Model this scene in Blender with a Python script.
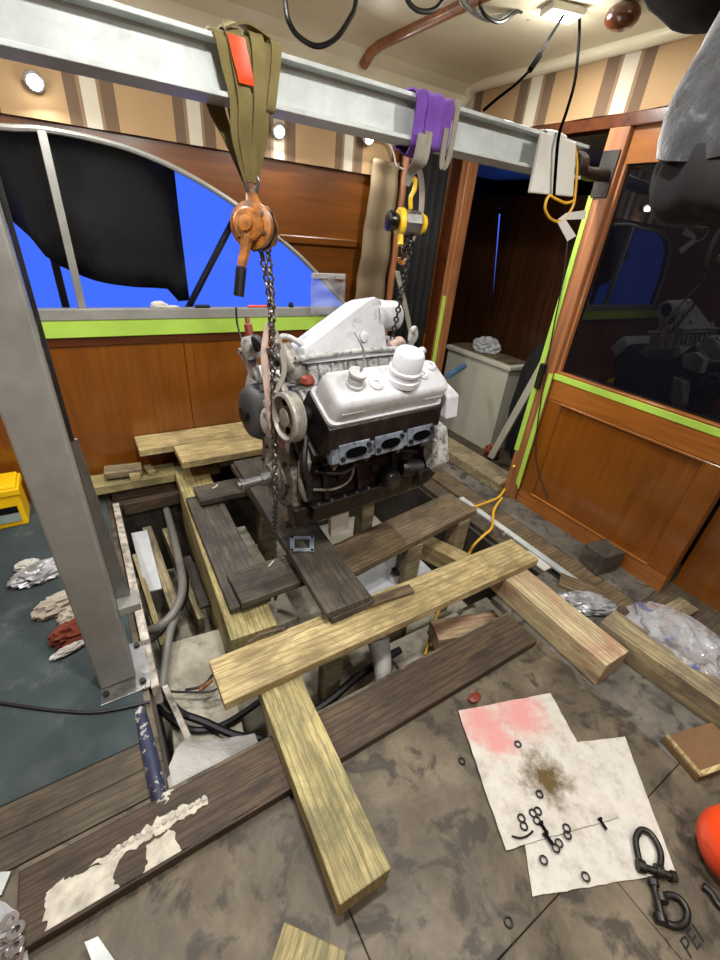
import bpy, math, random, zlib
import numpy as np
from mathutils import Vector, Matrix, noise
random.seed(7)
for o in list(bpy.data.objects): bpy.data.objects.remove(o)
SC = bpy.context.scene
COL = SC.collection

# ------------------------------------------------------------------ camera, sky, exposure
FPX = 425.4; EYE = Vector((0, 0, 1.6))
_ya, _pi, _ro = (math.radians(a) for a in (34.19, 30.23, -5.42))
_f = Vector((math.sin(_ya)*math.cos(_pi), math.cos(_ya)*math.cos(_pi), -math.sin(_pi)))
_r = Vector((math.cos(_ya), -math.sin(_ya), 0)); _d = _f.cross(_r)
RIGHT = math.cos(_ro)*_r + math.sin(_ro)*_d
DOWN = -math.sin(_ro)*_r + math.cos(_ro)*_d
cd = bpy.data.cameras.new('camera'); cam = bpy.data.objects.new('camera', cd); COL.objects.link(cam)
cd.sensor_width = 36; cd.lens = FPX/960*36; cd.clip_start = .02; cd.clip_end = 60
_m = Matrix((RIGHT, -DOWN, -_f)).transposed().to_4x4(); _m.translation = EYE
cam.matrix_world = _m; SC.camera = cam

W = bpy.data.worlds.new('dusk'); SC.world = W; W.use_nodes = True
W.node_tree.nodes['Background'].inputs[0].default_value = (.055, .15, .95, 1)
W.node_tree.nodes['Background'].inputs[1].default_value = 1.15
SC.view_settings.view_transform = 'Standard'; SC.view_settings.look = 'None'
SC.view_settings.gamma = 1; SC.view_settings.use_curve_mapping = False
SC.view_settings.exposure = 0.0
LIGHTS = .56

def lamp(name, loc, power, size, color=(1, .975, .935), rot=(0, 0, 0), spread=math.pi):
    l = bpy.data.lights.new(name, 'AREA'); l.shape = 'DISK'; l.size = size; l.energy = power*LIGHTS; l.color = color; l.spread = spread
    o = bpy.data.objects.new(name, l); COL.objects.link(o); o.location = loc; o.rotation_euler = rot
    return o

def bulb(name, loc, power, size, color=(1, .975, .935)):
    l = bpy.data.lights.new(name, 'POINT'); l.shadow_soft_size = size; l.energy = power*LIGHTS; l.color = color
    o = bpy.data.objects.new(name, l); COL.objects.link(o); o.location = loc
    return o

# ------------------------------------------------------------------ measuring: a sight line through the survey photo meets a known plane
def sight(x, y):
    return RIGHT*((x-360)/FPX) + DOWN*((y-480)/FPX) + _f
def onz(x, y, z=0.0):
    d = sight(x, y); return EYE + d*((z-EYE.z)/d.z)
def onx(x, y, X):
    d = sight(x, y); return EYE + d*(X/d.x)
def ony(x, y, Y):
    d = sight(x, y); return EYE + d*(Y/d.y)

# ------------------------------------------------------------------ mesh builder
V = Vector
def lin(c):
    return tuple((v/12.92 if v <= .04045 else ((v+.055)/1.055)**2.4) for v in c)
def rgb(r, g, b):
    return lin((r/255, g/255, b/255)) + (1,)

ORG = {}
class MB:
    def __init__(s, T=None):
        s.v = []; s.f = []; s.T = T or Matrix.Identity(4)
    def add(s, vs, fs, T=None):
        M = s.T @ T if T is not None else s.T
        b = len(s.v); s.v += [M @ V(p) for p in vs]; s.f += [tuple(i+b for i in f) for f in fs]
        return s
    def box(s, a, b, T=None):
        x0, y0, z0 = (min(a[i], b[i]) for i in range(3)); x1, y1, z1 = (max(a[i], b[i]) for i in range(3))
        return s.add([(x0,y0,z0),(x1,y0,z0),(x1,y1,z0),(x0,y1,z0),(x0,y0,z1),(x1,y0,z1),(x1,y1,z1),(x0,y1,z1)],
                     [(0,3,2,1),(4,5,6,7),(0,1,5,4),(1,2,6,5),(2,3,7,6),(3,0,4,7)], T)
    def prism(s, poly, ext, T=None):
        n = len(poly); e = V(ext)
        vs = [V(p) for p in poly] + [V(p)+e for p in poly]
        fs = [tuple(range(n))[::-1], tuple(range(n, 2*n))] + [(i, (i+1) % n, n+(i+1) % n, n+i) for i in range(n)]
        return s.add(vs, fs, T)
    def lathe(s, prof, p0, axis, n=24, cap=True, T=None):
        """prof: list of (r, h) along axis from p0"""
        a = V(axis).normalized(); u = a.orthogonal().normalized(); w = a.cross(u); p0 = V(p0)
        vs = []; fs = []
        for r, h in prof:
            for i in range(n):
                t = 2*math.pi*i/n; vs.append(p0 + a*h + (u*math.cos(t)+w*math.sin(t))*r)
        for k in range(len(prof)-1):
            for i in range(n):
                j = (i+1) % n; fs.append((k*n+i, k*n+j, (k+1)*n+j, (k+1)*n+i))
        if cap:
            fs.append(tuple(range(n))[::-1]); fs.append(tuple((len(prof)-1)*n+i for i in range(n)))
        return s.add(vs, fs, T)
    def cyl(s, p0, p1, r, r1=None, n=20, T=None):
        d = V(p1)-V(p0); return s.lathe([(r, 0), (r if r1 is None else r1, d.length)], p0, d, n, True, T)
    def tube(s, pts, r, n=8, closed=False, smooth=6, T=None):
        P = [V(p) for p in pts]
        if smooth: P = spline(P, smooth, closed)
        N = len(P); vs = []; fs = []; u = None
        for i in range(N):
            a = P[(i+1) % N] if (closed or i < N-1) else P[i]
            b = P[i-1] if (closed or i > 0) else P[i]
            t = (a-b).normalized()
            if u is None: u = t.orthogonal().normalized()
            u = (u - t*u.dot(t)).normalized(); w = t.cross(u)
            rr = r(i/(N-1)) if callable(r) else r
            for k in range(n):
                q = 2*math.pi*k/n; vs.append(P[i] + (u*math.cos(q)+w*math.sin(q))*rr)
        for i in range(N if closed else N-1):
            for k in range(n):
                fs.append((i*n+k, i*n+(k+1) % n, ((i+1) % N)*n+(k+1) % n, ((i+1) % N)*n+k))
        if not closed: fs.append(tuple(range(n))[::-1]); fs.append(tuple((N-1)*n+k for k in range(n)))
        return s.add(vs, fs, T)
    def ribbon(s, pts, th=.004, smooth=5):
        """pts: list of (centre, half-width vector); a webbing strip with thickness"""
        c = spline([V(p) for p, w in pts], smooth); ws = spline([V(w) for p, w in pts], smooth)
        N = len(c); K = 5; vs = []; fs = []
        for i in range(N):
            t = (c[min(i+1, N-1)]-c[max(i-1, 0)]).normalized(); nn = t.cross(ws[i]).normalized()
            for sgn in (1, -1):
                for k in range(K):
                    q = -1+2*k/(K-1); vs.append(c[i]+ws[i]*q+nn*(sgn*th/2 + .25*ws[i].length*(q*q-.5)*.35))
        for i in range(N-1):
            a = i*2*K; b = a+2*K
            for k in range(K-1):
                fs.append((a+k, a+k+1, b+k+1, b+k)); fs.append((a+K+k+1, a+K+k, b+K+k, b+K+k+1))
            fs.append((a, b, b+K, a+K)); fs.append((a+K-1, a+2*K-1, b+2*K-1, b+K-1))
        for a in (0, (N-1)*2*K):
            for k in range(K-1): fs.append((a+k, a+K+k, a+K+k+1, a+k+1))
        return s.add(vs, fs)
    def blob(s, c, size, seed=0, amp=.3, freq=2.0, sub=4, flat=None, T=None, rot=0.0, ridged=False):
        import bmesh
        bm = bmesh.new(); bmesh.ops.create_icosphere(bm, subdivisions=sub, radius=1)
        R = Matrix.Rotation(rot, 3, 'Z'); off = V((seed*7.13, seed*3.7, seed*1.9)); vs = []
        for v in bm.verts:
            p = v.co.copy(); q = p*freq+off
            n = noise.fractal(q, .9, 2.1, 4) if not ridged else (.55-abs(noise.noise(q))*1.6 + .35*(.4-abs(noise.noise(q*2.3))))
            k = 1+amp*n; p = V((p.x*size[0]*k, p.y*size[1]*k, p.z*size[2]*(1+amp*1.3*n)))
            p = R @ p + V(c)
            if flat is not None: p.z = max(p.z, flat)
            vs.append(p)
        fs = [tuple(v.index for v in f.verts) for f in bm.faces]; bm.free()
        return s.add(vs, fs, T)
    def build(s, name, mat, parent=None, loc=None, smooth=False, bevel=0, **props):
        me = bpy.data.meshes.new(name); vs = [V(p) for p in s.v]
        if parent is not None: org = ORG[parent]
        elif loc is not None: org = V(loc)
        else:
            lo = [min(p[i] for p in vs) for i in range(3)]; hi = [max(p[i] for p in vs) for i in range(3)]
            org = V(((lo[0]+hi[0])/2, (lo[1]+hi[1])/2, lo[2]))
        me.from_pydata([tuple(p-org) for p in vs], [], s.f)
        if mat: me.materials.append(M[mat])
        o = bpy.data.objects.new(name, me); COL.objects.link(o)
        import bmesh
        bm = bmesh.new(); bm.from_mesh(me); bmesh.ops.recalc_face_normals(bm, faces=bm.faces); bm.to_mesh(me); bm.free()
        if smooth:
            me.polygons.foreach_set('use_smooth', [True]*len(me.polygons))
            try: me.set_sharp_from_angle(angle=math.radians(38))
            except Exception: pass
        if parent is not None: o.parent = parent
        else: o.location = org
        ORG[o] = org
        if bevel:
            b = o.modifiers.new('edge', 'BEVEL'); b.width = bevel; b.segments = 2; b.limit_method = 'ANGLE'; b.angle_limit = math.radians(40)
        tag(o, **props)
        return o

def spline(P, k=6, closed=False):
    if len(P) < 3: return [V(p) for p in P]
    out = []; n = len(P); segs = n if closed else n-1
    for i in range(segs):
        if closed: a, b, c, d = P[i-1], P[i], P[(i+1) % n], P[(i+2) % n]
        else: a, b, c, d = P[max(i-1, 0)], P[i], P[i+1], P[min(i+2, n-1)]
        for j in range(k):
            t = j/k
            out.append(.5*((2*b)+(c-a)*t+(2*a-5*b+4*c-d)*t*t+(3*b-a-3*c+d)*t**3))
    if not closed: out.append(V(P[-1]))
    return out
def tag(o, label=None, cat=None, group=None, kind=None):
    if label: o['label'] = label
    if cat: o['category'] = cat
    if group: o['group'] = group
    if kind: o['kind'] = kind
    return o
def thing(name, loc, label=None, cat=None, group=None, kind=None):
    o = bpy.data.objects.new(name, None); COL.objects.link(o); o.location = loc; o.empty_display_size = .05
    ORG[o] = V(loc); return tag(o, label, cat, group, kind)
def dup(o, delta, rotz=0, label=None):
    c = o.copy(); COL.objects.link(c); c.location = o.location + V(delta); c.rotation_euler.z = o.rotation_euler.z+rotz
    ORG[c] = ORG.get(o, V())+V(delta)
    if label: c['label'] = label
    for ch in [x for x in o.children]:
        k = ch.copy(); COL.objects.link(k); k.parent = c
    return c

# ------------------------------------------------------------------ materials
M = {}
class NT:
    def __init__(s, name):
        m = bpy.data.materials.new(name); m.use_nodes = True; s.m = m; s.t = m.node_tree; s.n = s.t.nodes; s.b = s.n['Principled BSDF']; M[name] = m
        s.tc = s.n.new('ShaderNodeTexCoord'); s._c = None
    def node(s, kind, **kw):
        n = s.n.new('ShaderNode'+kind)
        for k, v in kw.items():
            if k in n.inputs: n.inputs[k].default_value = v
            else: setattr(n, k, v)
        return n
    def link(s, a, b): s.t.links.new(a, b)
    def coords(s, scale=(1,1,1), rnd=True, space='Object'):
        mp = s.node('Mapping'); mp.inputs['Scale'].default_value = scale
        s.link(s.tc.outputs[space], mp.inputs[0])
        if rnd:
            oi = s.node('ObjectInfo'); mu = s.node('Math', operation='MULTIPLY'); mu.inputs[1].default_value = 37.0
            s.link(oi.outputs['Random'], mu.inputs[0]); cb = s.node('CombineXYZ')
            for i in range(3): s.link(mu.outputs[0], cb.inputs[i])
            s.link(cb.outputs[0], mp.inputs['Location'])
        return mp.outputs[0]
    def noise(s, co, scale=5, detail=6, rough=.6, dist=0):
        n = s.node('TexNoise', Scale=scale, Detail=detail, Roughness=rough, Distortion=dist); s.link(co, n.inputs['Vector']); return n.outputs[0]
    def ramp(s, fac, stops, interp='LINEAR'):
        r = s.node('ValToRGB'); r.color_ramp.interpolation = interp; e = r.color_ramp.elements
        while len(e) < len(stops): e.new(.5)
        for i, (p, c) in enumerate(stops): e[i].position = p; e[i].color = c if len(c) == 4 else tuple(c)+(1,)
        s.link(fac, r.inputs[0]); return r.outputs[0]
    def mix(s, a, b, fac, mode='MIX'):
        n = s.node('Mix', data_type='RGBA', blend_type=mode)
        for sock, val in ((n.inputs[0], fac), (n.inputs[6], a), (n.inputs[7], b)):
            if isinstance(val, bpy.types.NodeSocket): s.link(val, sock)
            else: sock.default_value = val
        return n.outputs[2]
    def color(s, c):
        if isinstance(c, bpy.types.NodeSocket): s.link(c, s.b.inputs['Base Color'])
        else: s.b.inputs['Base Color'].default_value = c
    def rough(s, r):
        if isinstance(r, bpy.types.NodeSocket): s.link(r, s.b.inputs['Roughness'])
        else: s.b.inputs['Roughness'].default_value = r
    def bump(s, h, strength=.3, dist=.01):
        n = s.node('Bump', Strength=strength, Distance=dist); s.link(h, n.inputs['Height']); s.link(n.outputs[0], s.b.inputs['Normal'])
    def set(s, **kw):
        for k, v in kw.items(): s.b.inputs[k.replace('_', ' ')].default_value = v
BW = [(0, 0, 0, 1), (1, 1, 1, 1)]

def plain(name, c, rough=.5, metal=0, spec=.5, var=.12, scale=8, bump=.1, bscale=None, **kw):
    n = NT(name); co = n.coords(); f = n.noise(co, scale)
    dark = tuple(x*(1-var*2.2) for x in c[:3])+(1,); lite = tuple(min(1, x*(1+var)) for x in c[:3])+(1,)
    n.color(n.ramp(f, [(.3, dark), (.6, c), (.8, lite)])); n.rough(rough); n.set(Metallic=metal, Specular_IOR_Level=spec, **kw)
    if bump: n.bump(n.noise(co, bscale or scale*4), bump, .004)
    return n
def wood(name, lite, dark, stain=None, grain=1.0, rough=.65, stain_amt=.5, knots=True, coat=0, bump=.35):
    """sawn timber, grain along local X"""
    n = NT(name); co = n.coords((1.3, 14*grain, 14*grain)); g = n.noise(co, 2.2, 8, .65, 1.2)
    base = n.ramp(g, [(.25, dark), (.45, tuple((a+b)/2 for a, b in zip(dark, lite))), (.62, lite)])
    co2 = n.coords((7, 120*grain, 120*grain)); fine = n.noise(co2, 2.0, 3, .5)
    base = n.mix(base, tuple(x*.45 for x in dark[:3])+(1,), n.ramp(fine, [(.50, BW[0]), (.70, (.8, .8, .8, 1))]))
    wv = n.node('TexWave', Scale=1.6, Distortion=7.0, Detail=2.0, wave_type='BANDS', bands_direction='Y'); wv.inputs['Detail Scale'].default_value = .8
    n.link(n.coords((.9, 8, 8)), wv.inputs['Vector'])
    base = n.mix(base, tuple(x*.62 for x in dark[:3])+(1,), n.ramp(wv.outputs['Fac'], [(.0, (.6,.6,.6,1)), (.28, BW[0])]))
    if knots:
        vo = n.node('TexVoronoi', Scale=1.0, feature='F1'); n.link(n.coords((2.6, 9, 9)), vo.inputs['Vector'])
        base = n.mix(base, tuple(x*.5 for x in dark[:3])+(1,), n.ramp(vo.outputs['Distance'], [(.0, (.9,.9,.9,1)), (.13, (.55,.55,.55,1)), (.2, BW[0])]))
    if stain:
        st = n.noise(n.coords((3, 5, 5)), 1.6, 8, .7, .6)
        base = n.mix(base, stain, n.ramp(st, [(.5-.12*stain_amt, BW[0]), (.62, (stain_amt, stain_amt, stain_amt, 1))]))
    n.color(base); n.rough(rough); n.bump(fine, bump, .004)
    if coat: n.set(Coat_Weight=coat, Coat_Roughness=.12)
    return n
def varnish(name, lite, dark, axis='z', rough=.28, coat=.5, scale=1.0):
    sc = {'x': (1.2, 22, 22), 'y': (22, 1.2, 22), 'z': (22, 22, 1.2)}[axis]
    n = NT(name); g = n.noise(n.coords(tuple(v*scale for v in sc), True), 1.3, 7, .6, .8)
    blot = n.noise(n.coords((2, 2, 2)), 1.1, 3, .5)
    base = n.ramp(g, [(.3, dark), (.52, tuple(.45*a+.55*b for a, b in zip(dark, lite))), (.7, lite)])
    base = n.mix(base, dark, n.ramp(blot, [(.45, BW[0]), (.75, (.5,.5,.5,1))]))
    n.color(base); n.rough(rough); n.set(Coat_Weight=coat, Coat_Roughness=.15); n.bump(g, .04, .003)
    return n

# --- timbers
wood('pine', rgb(206,188,138), rgb(158,136,88), rgb(104,90,60), stain_amt=.65)
wood('pine_green', rgb(192,178,124), rgb(140,124,76), rgb(92,92,62), stain_amt=.75)
wood('pine_grey', rgb(176,162,124), rgb(118,104,76), rgb(88,78,66), stain_amt=.8)
wood('dark_plank', rgb(90,72,53), rgb(54,42,30), rgb(36,29,23), stain_amt=.5, rough=.7)
wood('dark_board', rgb(98,90,76), rgb(66,59,50), rgb(42,40,38), stain_amt=.8, knots=False, rough=.6)
wood('mid_board', rgb(126,108,80), rgb(84,70,50), rgb(54,46,37), stain_amt=.6, rough=.6)
wood('painted_timber', rgb(206,190,150), rgb(150,134,100), rgb(150,92,80), stain_amt=.55)
wood('floor_wood', rgb(98,86,66), rgb(66,56,43), rgb(46,40,32), stain_amt=.7, knots=False)
varnish('mahogany_z', rgb(130,75,16), rgb(104,57,11), 'z')
varnish('mahogany_y', rgb(160,98,38), rgb(120,68,20), 'y')
varnish('mahogany_x', rgb(112,63,18), rgb(84,46,11), 'x')
varnish('mahogany_dark', rgb(96,48,18), rgb(52,24,10), 'x')
varnish('teak_post', rgb(168,112,70), rgb(116,70,40), 'z', rough=.45, coat=.15)
varnish('door_panel', rgb(78,46,24), rgb(44,24,12), 'z')
# --- floor and cloth
def _floor(name, base, lite, dark):
    n = NT(name); co = n.coords((1,1,1), False); a = n.noise(co, 3.2, 10, .72, .3); b = n.noise(co, 11, 6, .7); c = n.noise(co, 2.0, 3, .5, .9)
    col = n.ramp(a, [(.3, dark), (.5, base), (.7, lite)])
    col = n.mix(col, tuple(x*.3 for x in base[:3])+(1,), n.ramp(n.noise(co, 9.5, 6, .6, .5), [(.51, BW[0]), (.60, (.9,.9,.9,1))]))
    col = n.mix(col, lite, n.ramp(b, [(.58, BW[0]), (.75, (.5,.5,.5,1))]))
    n.color(col); n.rough(n.ramp(c, [(.3, (.45,.45,.45,1)), (.7, (.75,.75,.75,1))])); n.bump(n.noise(co, 60, 4), .12, .003)
_floor('floor_ply', rgb(91,81,65), rgb(122,110,90), rgb(54,47,38))
_floor('floor_slate', rgb(92,88,80), rgb(122,116,104), rgb(60,56,52))
n = NT('carpet'); co = n.coords((1,1,1), False)
n.color(n.mix(n.ramp(n.noise(co, 3, 6, .65), [(.3, rgb(46,56,58)), (.55, rgb(58,70,72)), (.75, rgb(80,88,86))]), rgb(126,126,116), n.ramp(n.noise(co, 5.5, 8, .75), [(.56, BW[0]), (.75, (.5,.5,.5,1))])))
n.rough(.95); n.bump(n.noise(co, 320, 2), .5, .004)
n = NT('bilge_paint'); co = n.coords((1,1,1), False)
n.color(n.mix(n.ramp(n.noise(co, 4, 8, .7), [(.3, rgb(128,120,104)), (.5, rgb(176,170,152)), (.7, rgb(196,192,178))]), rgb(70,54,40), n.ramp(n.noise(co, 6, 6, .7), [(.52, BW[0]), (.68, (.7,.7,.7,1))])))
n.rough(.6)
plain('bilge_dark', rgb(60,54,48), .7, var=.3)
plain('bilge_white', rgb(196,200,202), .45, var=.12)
n = NT('headliner'); co = n.coords((1,1,1), False)
n.color(n.ramp(n.noise(co, 3, 4), [(.3, rgb(206,198,168)), (.7, rgb(220,212,186))])); n.rough(.38); n.set(Coat_Weight=.1)
def stripes(name, axis, period, shift):
    n = NT(name); sp = n.node('SeparateXYZ'); geo = n.node('NewGeometry'); n.link(geo.outputs['Position'], sp.inputs[0])
    ad = n.node('Math', operation='ADD'); n.link(sp.outputs[axis], ad.inputs[0]); ad.inputs[1].default_value = shift
    dv = n.node('Math', operation='DIVIDE'); n.link(ad.outputs[0], dv.inputs[0]); dv.inputs[1].default_value = period
    fr = n.node('Math', operation='FRACT'); n.link(dv.outputs[0], fr.inputs[0])
    tan, br, cr, b2 = rgb(152,124,88), rgb(94,74,55), rgb(180,172,154), rgb(124,101,76)
    n.color(n.ramp(fr.outputs[0], [(0, tan), (.545, br), (.655, b2), (.69, cr), (.83, b2), (.86, br), (.985, tan)], 'CONSTANT'))
    n.rough(.85); n.bump(n.noise(n.coords((1,1,1), False), 420, 2), .2, .002)
stripes('stripe_x', 0, .452, .095)
stripes('stripe_y', 1, .53, .317)
plain('curtain', rgb(114,98,72), .7, var=.15, scale=3)
plain('black_cloth', rgb(14,13,14), .85, var=.2)
n = NT('fleece'); co = n.coords(); n.color(n.ramp(n.noise(co, 26, 4), [(.35, rgb(20,21,23)), (.6, rgb(40,42,46)), (.75, rgb(84,88,92))])); n.rough(1); n.bump(n.noise(co, 70, 4), .5, .006); n.set(Sheen_Weight=.6)
n = NT('tarp'); co = n.coords(); n.color(n.ramp(n.noise(co, 4, 4), [(.3, rgb(5,6,10)), (.7, rgb(11,12,18))])); n.rough(.6); n.bump(n.noise(co, 5, 5), .5, .03)
# --- metals and paints
def metal(name, c, rough, scr=.15, scale=6, m=.9):
    n = NT(name); co = n.coords((1,1,1)); f = n.noise(co, scale, 8, .7)
    n.color(n.ramp(f, [(.3, tuple(x*.72 for x in c[:3])+(1,)), (.6, c), (.8, tuple(min(1, x*1.2) for x in c[:3])+(1,))]))
    n.rough(n.ramp(n.noise(co, scale*3, 6, .7), [(.3, (rough-scr,)*3+(1,)), (.7, (rough+scr,)*3+(1,))])); n.set(Metallic=m); n.bump(n.noise(co, scale*12, 3), .06, .002)
metal('aluminium', rgb(194,201,198), .5, m=.15)
metal('galvanised', rgb(150,150,144), .5, m=.25)
metal('steel', rgb(150,150,148), .35)
metal('chain_steel', rgb(120,116,108), .35)
metal('dark_steel', rgb(70,68,66), .45)
metal('chrome', rgb(225,225,228), .15, .05)
n = NT('head_metal'); co = n.coords((1,1,1), False)
n.color(n.mix(n.ramp(n.noise(co, 10, 8, .7), [(.3, rgb(104,114,126)), (.6, rgb(148,160,174))]), rgb(28,24,24), n.ramp(n.noise(co, 16, 8, .75), [(.5, BW[0]), (.62, (.9,.9,.9,1))])))
n.rough(.35); n.set(Metallic=.5)
n = NT('white_paint'); co = n.coords((1,1,1), False)
n.color(n.mix(n.ramp(n.noise(co, 5, 6), [(.3, rgb(178,179,180)), (.6, rgb(198,200,205))]), rgb(104,96,86), n.ramp(n.noise(co, 15, 9, .8), [(.55, BW[0]), (.72, (.8,.8,.8,1))])))
n.rough(.35); n.bump(n.noise(co, 40, 4), .1, .003)
n = NT('white_grimy'); co = n.coords((1,1,1), False)
n.color(n.mix(n.ramp(n.noise(co, 9, 6), [(.3, rgb(136,134,130)), (.6, rgb(180,180,178))]), rgb(52,42,34), n.ramp(n.noise(co, 22, 8, .75), [(.5, BW[0]), (.62, (.85,.85,.85,1))])))
n.rough(.45)
n = NT('grease'); co = n.coords((1,1,1), False)
n.color(n.mix(n.ramp(n.noise(co, 12, 8, .7), [(.3, rgb(14,11,10)), (.55, rgb(30,23,21)), (.75, rgb(58,40,36))]), rgb(120,108,100), n.ramp(n.noise(co, 30, 6, .8), [(.66, BW[0]), (.76, (.6,.6,.6,1))])))
n.rough(n.ramp(n.noise(co, 14, 5), [(.35, (.22,.22,.22,1)), (.65, (.6,.6,.6,1))])); n.set(Metallic=.25); n.bump(n.noise(co, 45, 6), .5, .006)
n = NT('cast_grey'); co = n.coords((1,1,1), False)
n.color(n.mix(n.ramp(n.noise(co, 14, 8, .7), [(.3, rgb(84,80,74)), (.6, rgb(140,136,128))]), rgb(40,32,28), n.ramp(n.noise(co, 18, 6, .7), [(.52, BW[0]), (.66, (.85,.85,.85,1))])))
n.rough(.5); n.set(Metallic=.45); n.bump(n.noise(co, 45, 5), .3, .004)
plain('hole_black', rgb(3,3,3), .95, var=.1, bump=0, spec=.05)
plain('grey_plastic', rgb(74,76,78), .5)
plain('black_rubber', rgb(20,20,21), .5)
plain('black_gloss', rgb(14,14,15), .25)
plain('grey_hose', rgb(118,116,110), .4)
plain('pulley_grey', rgb(176,172,162), .4, metal=.3, var=.2, scale=20)
plain('orange_paint', rgb(168,104,40), .45, var=.42, scale=26)
plain('yellow_paint', rgb(232,190,40), .4, var=.15, scale=20)
plain('red_paint', rgb(122,48,32), .5)
plain('olive_web', rgb(122,110,66), .85, scale=14, bscale=300, bump=.4)
plain('orange_tag', rgb(226,78,36), .35, var=.06)
plain('purple_web', rgb(116,70,168), .8, scale=14, bscale=300, bump=.4)
plain('grey_web', rgb(150,144,132), .85, scale=14, bscale=300, bump=.4)
plain('pink_strap', rgb(206,180,170), .8, scale=20, var=.2)
plain('green_tape', rgb(166,204,78), .55, var=.06, scale=5)
plain('yellow_cord', rgb(222,168,40), .5)
plain('paper', rgb(200,198,190), .8, var=.04)
plain('rag', rgb(184,176,160), .95, var=.18, scale=10)
plain('rag_red', rgb(128,60,42), .95, var=.2, scale=10)
plain('foil_rag', rgb(190,192,196), .35, metal=.4, var=.3, scale=10)
plain('glue', rgb(200,195,180), .8, var=.2, scale=24, bump=.6, bscale=60)
plain('cardboard', rgb(116,86,56), .8)
plain('stencil_ink', rgb(24,21,18), .8, bump=0)
plain('cable_black', rgb(5,5,5), 1.0, spec=0.0, bump=0)
plain('orange_ball', rgb(236,76,30), .25, var=.05)
n = NT('blue_paint'); co = n.coords()
n.color(n.mix(n.ramp(n.noise(co, 9, 6), [(.3, rgb(34,38,58)), (.7, rgb(58,64,92))]), rgb(190,186,178), n.ramp(n.noise(co, 24, 6, .7), [(.57, BW[0]), (.61, (.9,.9,.9,1))]))); n.rough(.45)
plain('flaked_white', rgb(196,188,176), .6, var=.35, scale=24)
plain('cabinet_white', rgb(186,184,168), .5, var=.06, scale=3)
plain('blue_hose', rgb(60,90,120), .5)
plain('yellow_box', rgb(244,196,8), .45, var=.05)
plain('box_grey', rgb(150,168,160), .5)
plain('gasket', rgb(176,190,200), .45, metal=.4)
n = NT('pad'); co = n.coords((1,1,1), False)
n.color(n.ramp(n.noise(co, 14, 8, .7), [(.3, rgb(166,160,148)), (.5, rgb(196,192,183)), (.75, rgb(208,205,198))])); n.rough(.95); n.bump(n.noise(co, 70, 5), .3, .004)
# the pad with a pink corner and a round oil stain, both soaked into it
n = NT('pad_stained'); co = n.coords((1,1,1), False)
base = n.ramp(n.noise(co, 14, 8, .7), [(.3, rgb(160,152,140)), (.5, rgb(192,187,178)), (.75, rgb(208,205,198))])
sp = n.node('SeparateXYZ'); n.link(n.tc.outputs['Object'], sp.inputs[0])
nz = n.noise(co, 16, 8, .75)
def patch(node, cx, cy, rad, rag):
    mp = node.node('Mapping'); mp.inputs['Location'].default_value = (-cx, -cy, 0); node.link(node.tc.outputs['Object'], mp.inputs[0])
    ln = node.node('VectorMath', operation='LENGTH'); node.link(mp.outputs[0], ln.inputs[0])
    mu = node.node('Math', operation='MULTIPLY_ADD'); node.link(nz, mu.inputs[0]); mu.inputs[1].default_value = rag; node.link(ln.outputs['Value'], mu.inputs[2])
    return node.ramp(mu.outputs[0], [(max(0, rad*.25+rag*.5), BW[1]), (rad+rag*.5, BW[0])])
PATCH = patch
M['_padn'] = None
pad_node = n; pad_base = base
n.rough(.95); n.bump(n.noise(co, 70, 5), .3, .004)
# --- see-through things
n = NT('glass'); n.set(Transmission_Weight=1.0, Roughness=.0, IOR=1.12); n.b.inputs['Base Color'].default_value = (.93,.96,.98,1)
n = NT('night_glass'); n.set(Roughness=.0, IOR=1.45, Specular_IOR_Level=.5); n.b.inputs['Base Color'].default_value = (.004,.004,.006,1)  # opaque near-black pane: the darkness outside is put into its colour
def film(name, c, alpha, rough=.18):
    n = NT(name); n.set(Roughness=rough, Alpha=alpha); n.color(c); n.bump(n.noise(n.coords(), 30, 5, .7), .7, .012)
film('clear_film', rgb(225,230,235), .38)
film('milky_film', rgb(184,182,178), .9, .25)
film('bag_film', rgb(190,195,200), .3)
n = NT('bag_print'); co = n.coords(); n.color(n.mix(n.ramp(n.noise(co, 6, 5), [(.35, rgb(182,168,162)), (.6, rgb(206,210,216))]), rgb(70,96,170), n.ramp(n.noise(co, 9, 2, .4), [(.62, BW[0]), (.68, (.7,.7,.7,1))])))
n.rough(.16); n.set(Alpha=.86, Coat_Weight=.6, Coat_Roughness=.1); n.bump(n.noise(co, 18, 6, .7, 2.0), 1.0, .03)
def glow(name, c, s):
    n = NT(name); n.b.inputs['Emission Color'].default_value = c; n.b.inputs['Emission Strength'].default_value = s; n.color(c)
glow('led', (1, .95, .86, 1), 14)

# ================================================================== THE CABIN
YB = 2.85; XR = 2.47; ZC = 2.46; XL = -1.45; YF = -1.3
PX0, PX1, PY0, PY1 = -.05, 1.93, .84, 2.62          # the opened hatch
fl = thing('floor', (0, 0, 0), kind='structure', label='worn brown plywood cabin sole around the open hatch')
def panel(a, b, z0, z1, mat, name='floor_panel', parent=None, bevel=.003):
    g = .0009
    return MB().box((a[0]+g, a[1]+g, z0), (b[0]-g, b[1]-g, z1), None).build(name, mat, parent or fl, bevel=bevel)
xs = [-1.45, -.35, 1.02, 2.02]
panel((XL, .02), (.30, PY0), -.04, 0, 'floor_ply'); panel((.30, .02), (1.55, PY0), -.04, 0, 'floor_ply'); panel((1.55, .02), (2.0, .95), -.04, 0, 'floor_slate')
panel((XL, YF), (.05, .02), -.04, 0, 'floor_ply'); panel((.05, YF), (1.02, .02), -.04, 0, 'floor_ply'); panel((1.02, YF), (2.0, .02), -.04, 0, 'floor_ply')
panel((2.0, YF), (2.75, .55), -.04, -.004, 'floor_wood'); 
panel((XL, PY0), (-.06, .935), -.04, .004, 'floor_wood'); panel((XL, .935), (-.06, 1.03), -.04, .003, 'floor_wood')
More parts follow.
